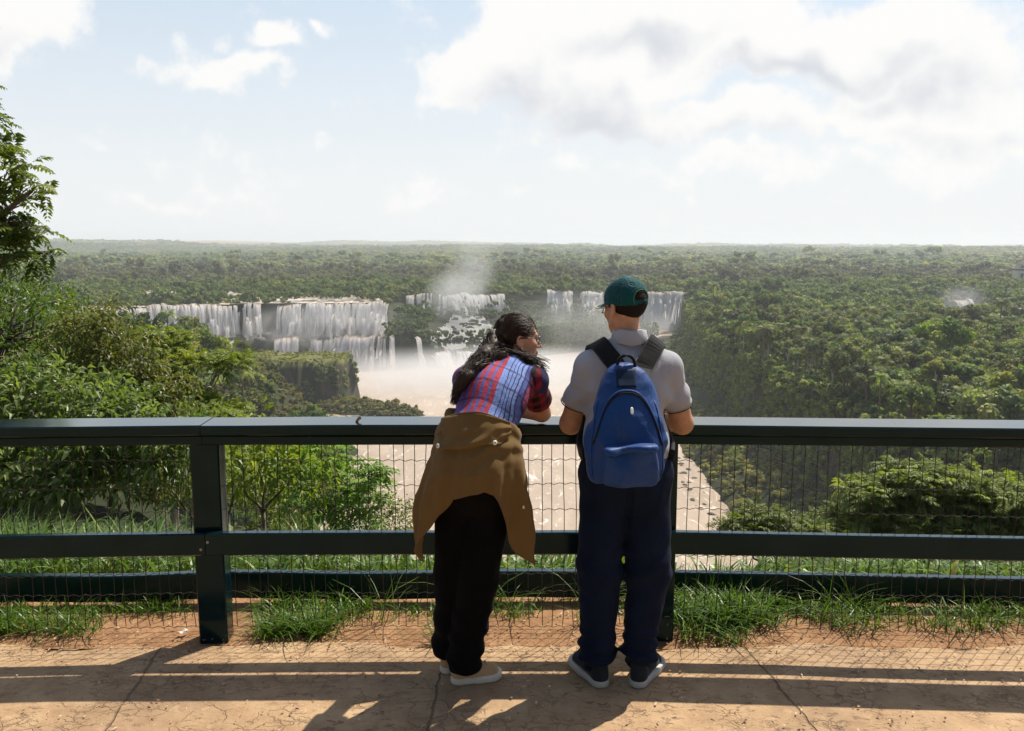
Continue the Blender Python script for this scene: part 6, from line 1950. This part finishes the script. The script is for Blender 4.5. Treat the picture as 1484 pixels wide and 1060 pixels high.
for k, pxw in ((0, 636), (1, 717)):
    pr, _ = project(edge_row[:, 0], edge_row[:, 1], edge_row[:, 2]); q = int(np.argmin(np.abs(pr - pxw)))
    th = np.radians(np.linspace(-66, 50, 80))[q]; button(edge_row[q] + A_([sin(th), -cos(th), .15]) * .0015 - WO, A_([sin(th), -cos(th), .25]), .0095)
qs = jacket_pt(np.radians(np.full(3, 64.)), A_([.60, .7, .8]), .004); button(qs[0] - WO, A_([sin(1.1), -cos(1.1), .1]), .007)
b = MB(); kn_ = A_([-.13, 3.63, 1.13])                                     # sleeves knotted in front
for sg in (-1, 1): b.tube(A_([kn_ + A_([sg * .13, -.10, .03]), kn_ + A_([sg * .07, -.02, .01]), kn_, kn_ + A_([-sg * .05, .02, -.06]), kn_ + A_([-sg * .07, .01, -.22])]) - WO, [.03, .03, .026, .028, .022], 10)
b.build('tied_sleeve', JM, jk, True)

# hair: pulled back over the skull into a claw clip, then long and wavy down over the left shoulder
tail = A_([[-.085, 3.735, 1.468], [-.085, 3.70, 1.415], [-.115, 3.655, 1.385], [-.155, 3.60, 1.350], [-.195, 3.55, 1.318], [-.222, 3.53, 1.275], [-.236, 3.515, 1.235]])


def woman_hair(X):
    L = ((X - W_hd) @ W_R) / WS
    sk = ell(L, (0, -.014, .033), (.0775, .101, .0915)) * WS
    hl = np.interp(L[:, 2], [-.09, -.04, .0, .03, .07, .11, .14], [-.045, -.032, -.022, .020, .062, .066, .05])       # hairline
    sk = smax(sk, (L[:, 1] - hl) * WS, .008)
    sk = smax(sk, (-.075 - L[:, 2]) * WS, .02)
    d = sk + .002 * np.sin(L[:, 0] * 190 + 40 * L[:, 2] + 3 * n3(X, 20, 11))
    d = smin(d, U(.03, cap(X, tail[0], tail[1], .028, .033), cap(X, tail[1], tail[2], .037, .040), cap(X, tail[2], tail[3], .040, .034), cap(X, tail[3], tail[4], .033, .026), cap(X, tail[4], tail[5], .026, .018), cap(X, tail[5], tail[6], .018, .006)), .02)
    nape = U(.02, cap(X, W_hd + A_([-.075, -.03, -.03]), A_([-.02, 3.70, 1.385]), .032, .034), cap(X, A_([-.04, 3.68, 1.385]), A_([.05, 3.72, 1.375]), .034, .026), cap(X, A_([.05, 3.72, 1.375]), A_([.075, 3.715, 1.325]), .022, .007))
    d = smin(d, nape, .02)
    return d + .005 * n3(X, 26, 12) + .003 * n3(X, 60, 13)


hair = solid('hair', woman_hair, (-.32, 3.42, 1.18), (.16, 3.92, 1.58), .0048, HAIRM, wom, WO)
# loose strands over the mass
rg = np.random.default_rng(5); V_, F_, n0 = [], [], 0
def strand(P, r):
    global n0
    v, f = tube_np(P, r, 3, False); V_.append(v); F_.append(f + n0); n0 += len(v)
clip_c = W_hd + W_R @ (A_([0, -.108, .012]) * WS)
for k in range(430):                                                # swept back over the skull to the clip
    a0 = rg.uniform(-1, 1); zt = rg.uniform(.0, 1)
    st_ = A_([a0 * .074, .060 * (1 - .9 * abs(a0)) * zt + .02 * (1 - zt), .03 + .088 * sqrt(max(0, 1 - a0 ** 2)) * zt])
    u = np.linspace(0, 1, 8)[:, None]; en = A_([rg.normal(0, .012), -.112, .012 + rg.normal(0, .02)])
    P = st_ + (en - st_) * u; q = P - A_([0, -.014, .033]); kq = 1 / np.linalg.norm(q / A_([.0790, .1025, .093]), axis=1)
    P = A_([0, -.014, .033]) + q * np.where(u[:, 0] < .93, kq, np.minimum(kq, 1.05))[:, None] * (1 + rg.normal(0, .008)) + rg.normal(0, .0012, (8, 3))
    strand(W_hd + (P * WS) @ W_R.T - WO, np.linspace(.0013, .0011, 8))
tl = np.concatenate([[0], np.cumsum(np.linalg.norm(np.diff(tail, axis=0), axis=1))]); tl /= tl[-1]
for k in range(620):                                                # the wavy tail
    e0 = rg.uniform(0, .25); e1 = rg.uniform(.65, 1.06); u = np.linspace(e0, e1, 16)
    P = np.stack([np.interp(u, tl, tail[:, i]) for i in range(3)], -1)
    if e1 > 1: P[-1] += (tail[-1] - tail[-2]) * .5
    o = unit(rg.normal(size=3)) * A_([1, 1, .8]); R_ = np.interp(u, [0, .2, .45, .7, .9, 1.05], [.032, .042, .042, .032, .018, .008])[:, None]
    ph = rg.uniform(0, 6); wv = .010 * np.sin(u * 24 + ph * .35)[:, None] * unit(np.cross(o, (.3, .5, .2))) + .006 * np.sin(u * 37 + ph * 2)[:, None] * o
    strand(P + o * R_ * rg.uniform(.8, 1.25) + wv - WO, np.linspace(.0016, .0008, 16))
for k in range(200):                                                # over the nape and right shoulder
    a = A_([-.05, 3.70, 1.40]) + rg.normal(0, .014, 3); b2 = A_([.05, 3.715, 1.385]) + rg.normal(0, .014, 3); c2 = A_([rg.uniform(.06, .165), 3.70 + rg.uniform(-.02, .03), rg.uniform(1.30, 1.36)])
    u = np.linspace(0, 1, 12)[:, None]; P = (1 - u) ** 2 * a + 2 * u * (1 - u) * b2 + u ** 2 * c2; P = P + .006 * np.sin(u * 14 + rg.uniform(0, 6)) * unit(rg.normal(size=3))
    strand(P + A_([0, -.018, .012]) - WO, np.linspace(.0015, .0007, 12))
link('hair_strands', mesh_np('hair_strands', np.concatenate(V_), np.concatenate(F_), [HAIRM], True), hair)
# claw clip
b = MB(); cu = W_R @ A_([0, 0, 1.]); cb = W_R @ A_([0, -1., 0]); cs = A_([0, -1., 0.])
arc = np.linspace(-1, 1, 14)
pts = A_([clip_c + cu * (t * .032) + cb * (.012 * (1 - t * t)) + cs * .030 for t in arc])
b.tube(pts - WO, .0085 * np.sqrt(np.clip(1.04 - arc ** 2, .05, 1)), 8, 0)
b.tube(A_([q + cb * .020 for q in pts[3:11]]) - WO, .005, 6, 2)
for t in np.linspace(-.75, .75, 5):
    c0 = clip_c + cu * (t * .032) + cb * (.012 * (1 - t * t)) + cs * .034
    b.tube(A_([c0, c0 - cb * .012 + cs * .004, c0 - cb * .020]) - WO, [.0034, .003, .002], 6, 1)
b.build('hair_clip', [simple('white_plastic', (.80, .80, .78), .3, .05), BLACKP, simple('olive_plastic', (.20, .24, .07), .35, .1)], hair, True)
b = MB(); e0 = W_hd + W_R @ (A_([.079, .0, -.042]) * WS) - WO; b.tube([e0 + A_([0, 0, .004]), e0, e0 - A_([0, 0, .004])], [.002, .0045, .002], 8); b.build('earring', simple('pearl', (.8, .76, .7), .2, .05), wom, True)
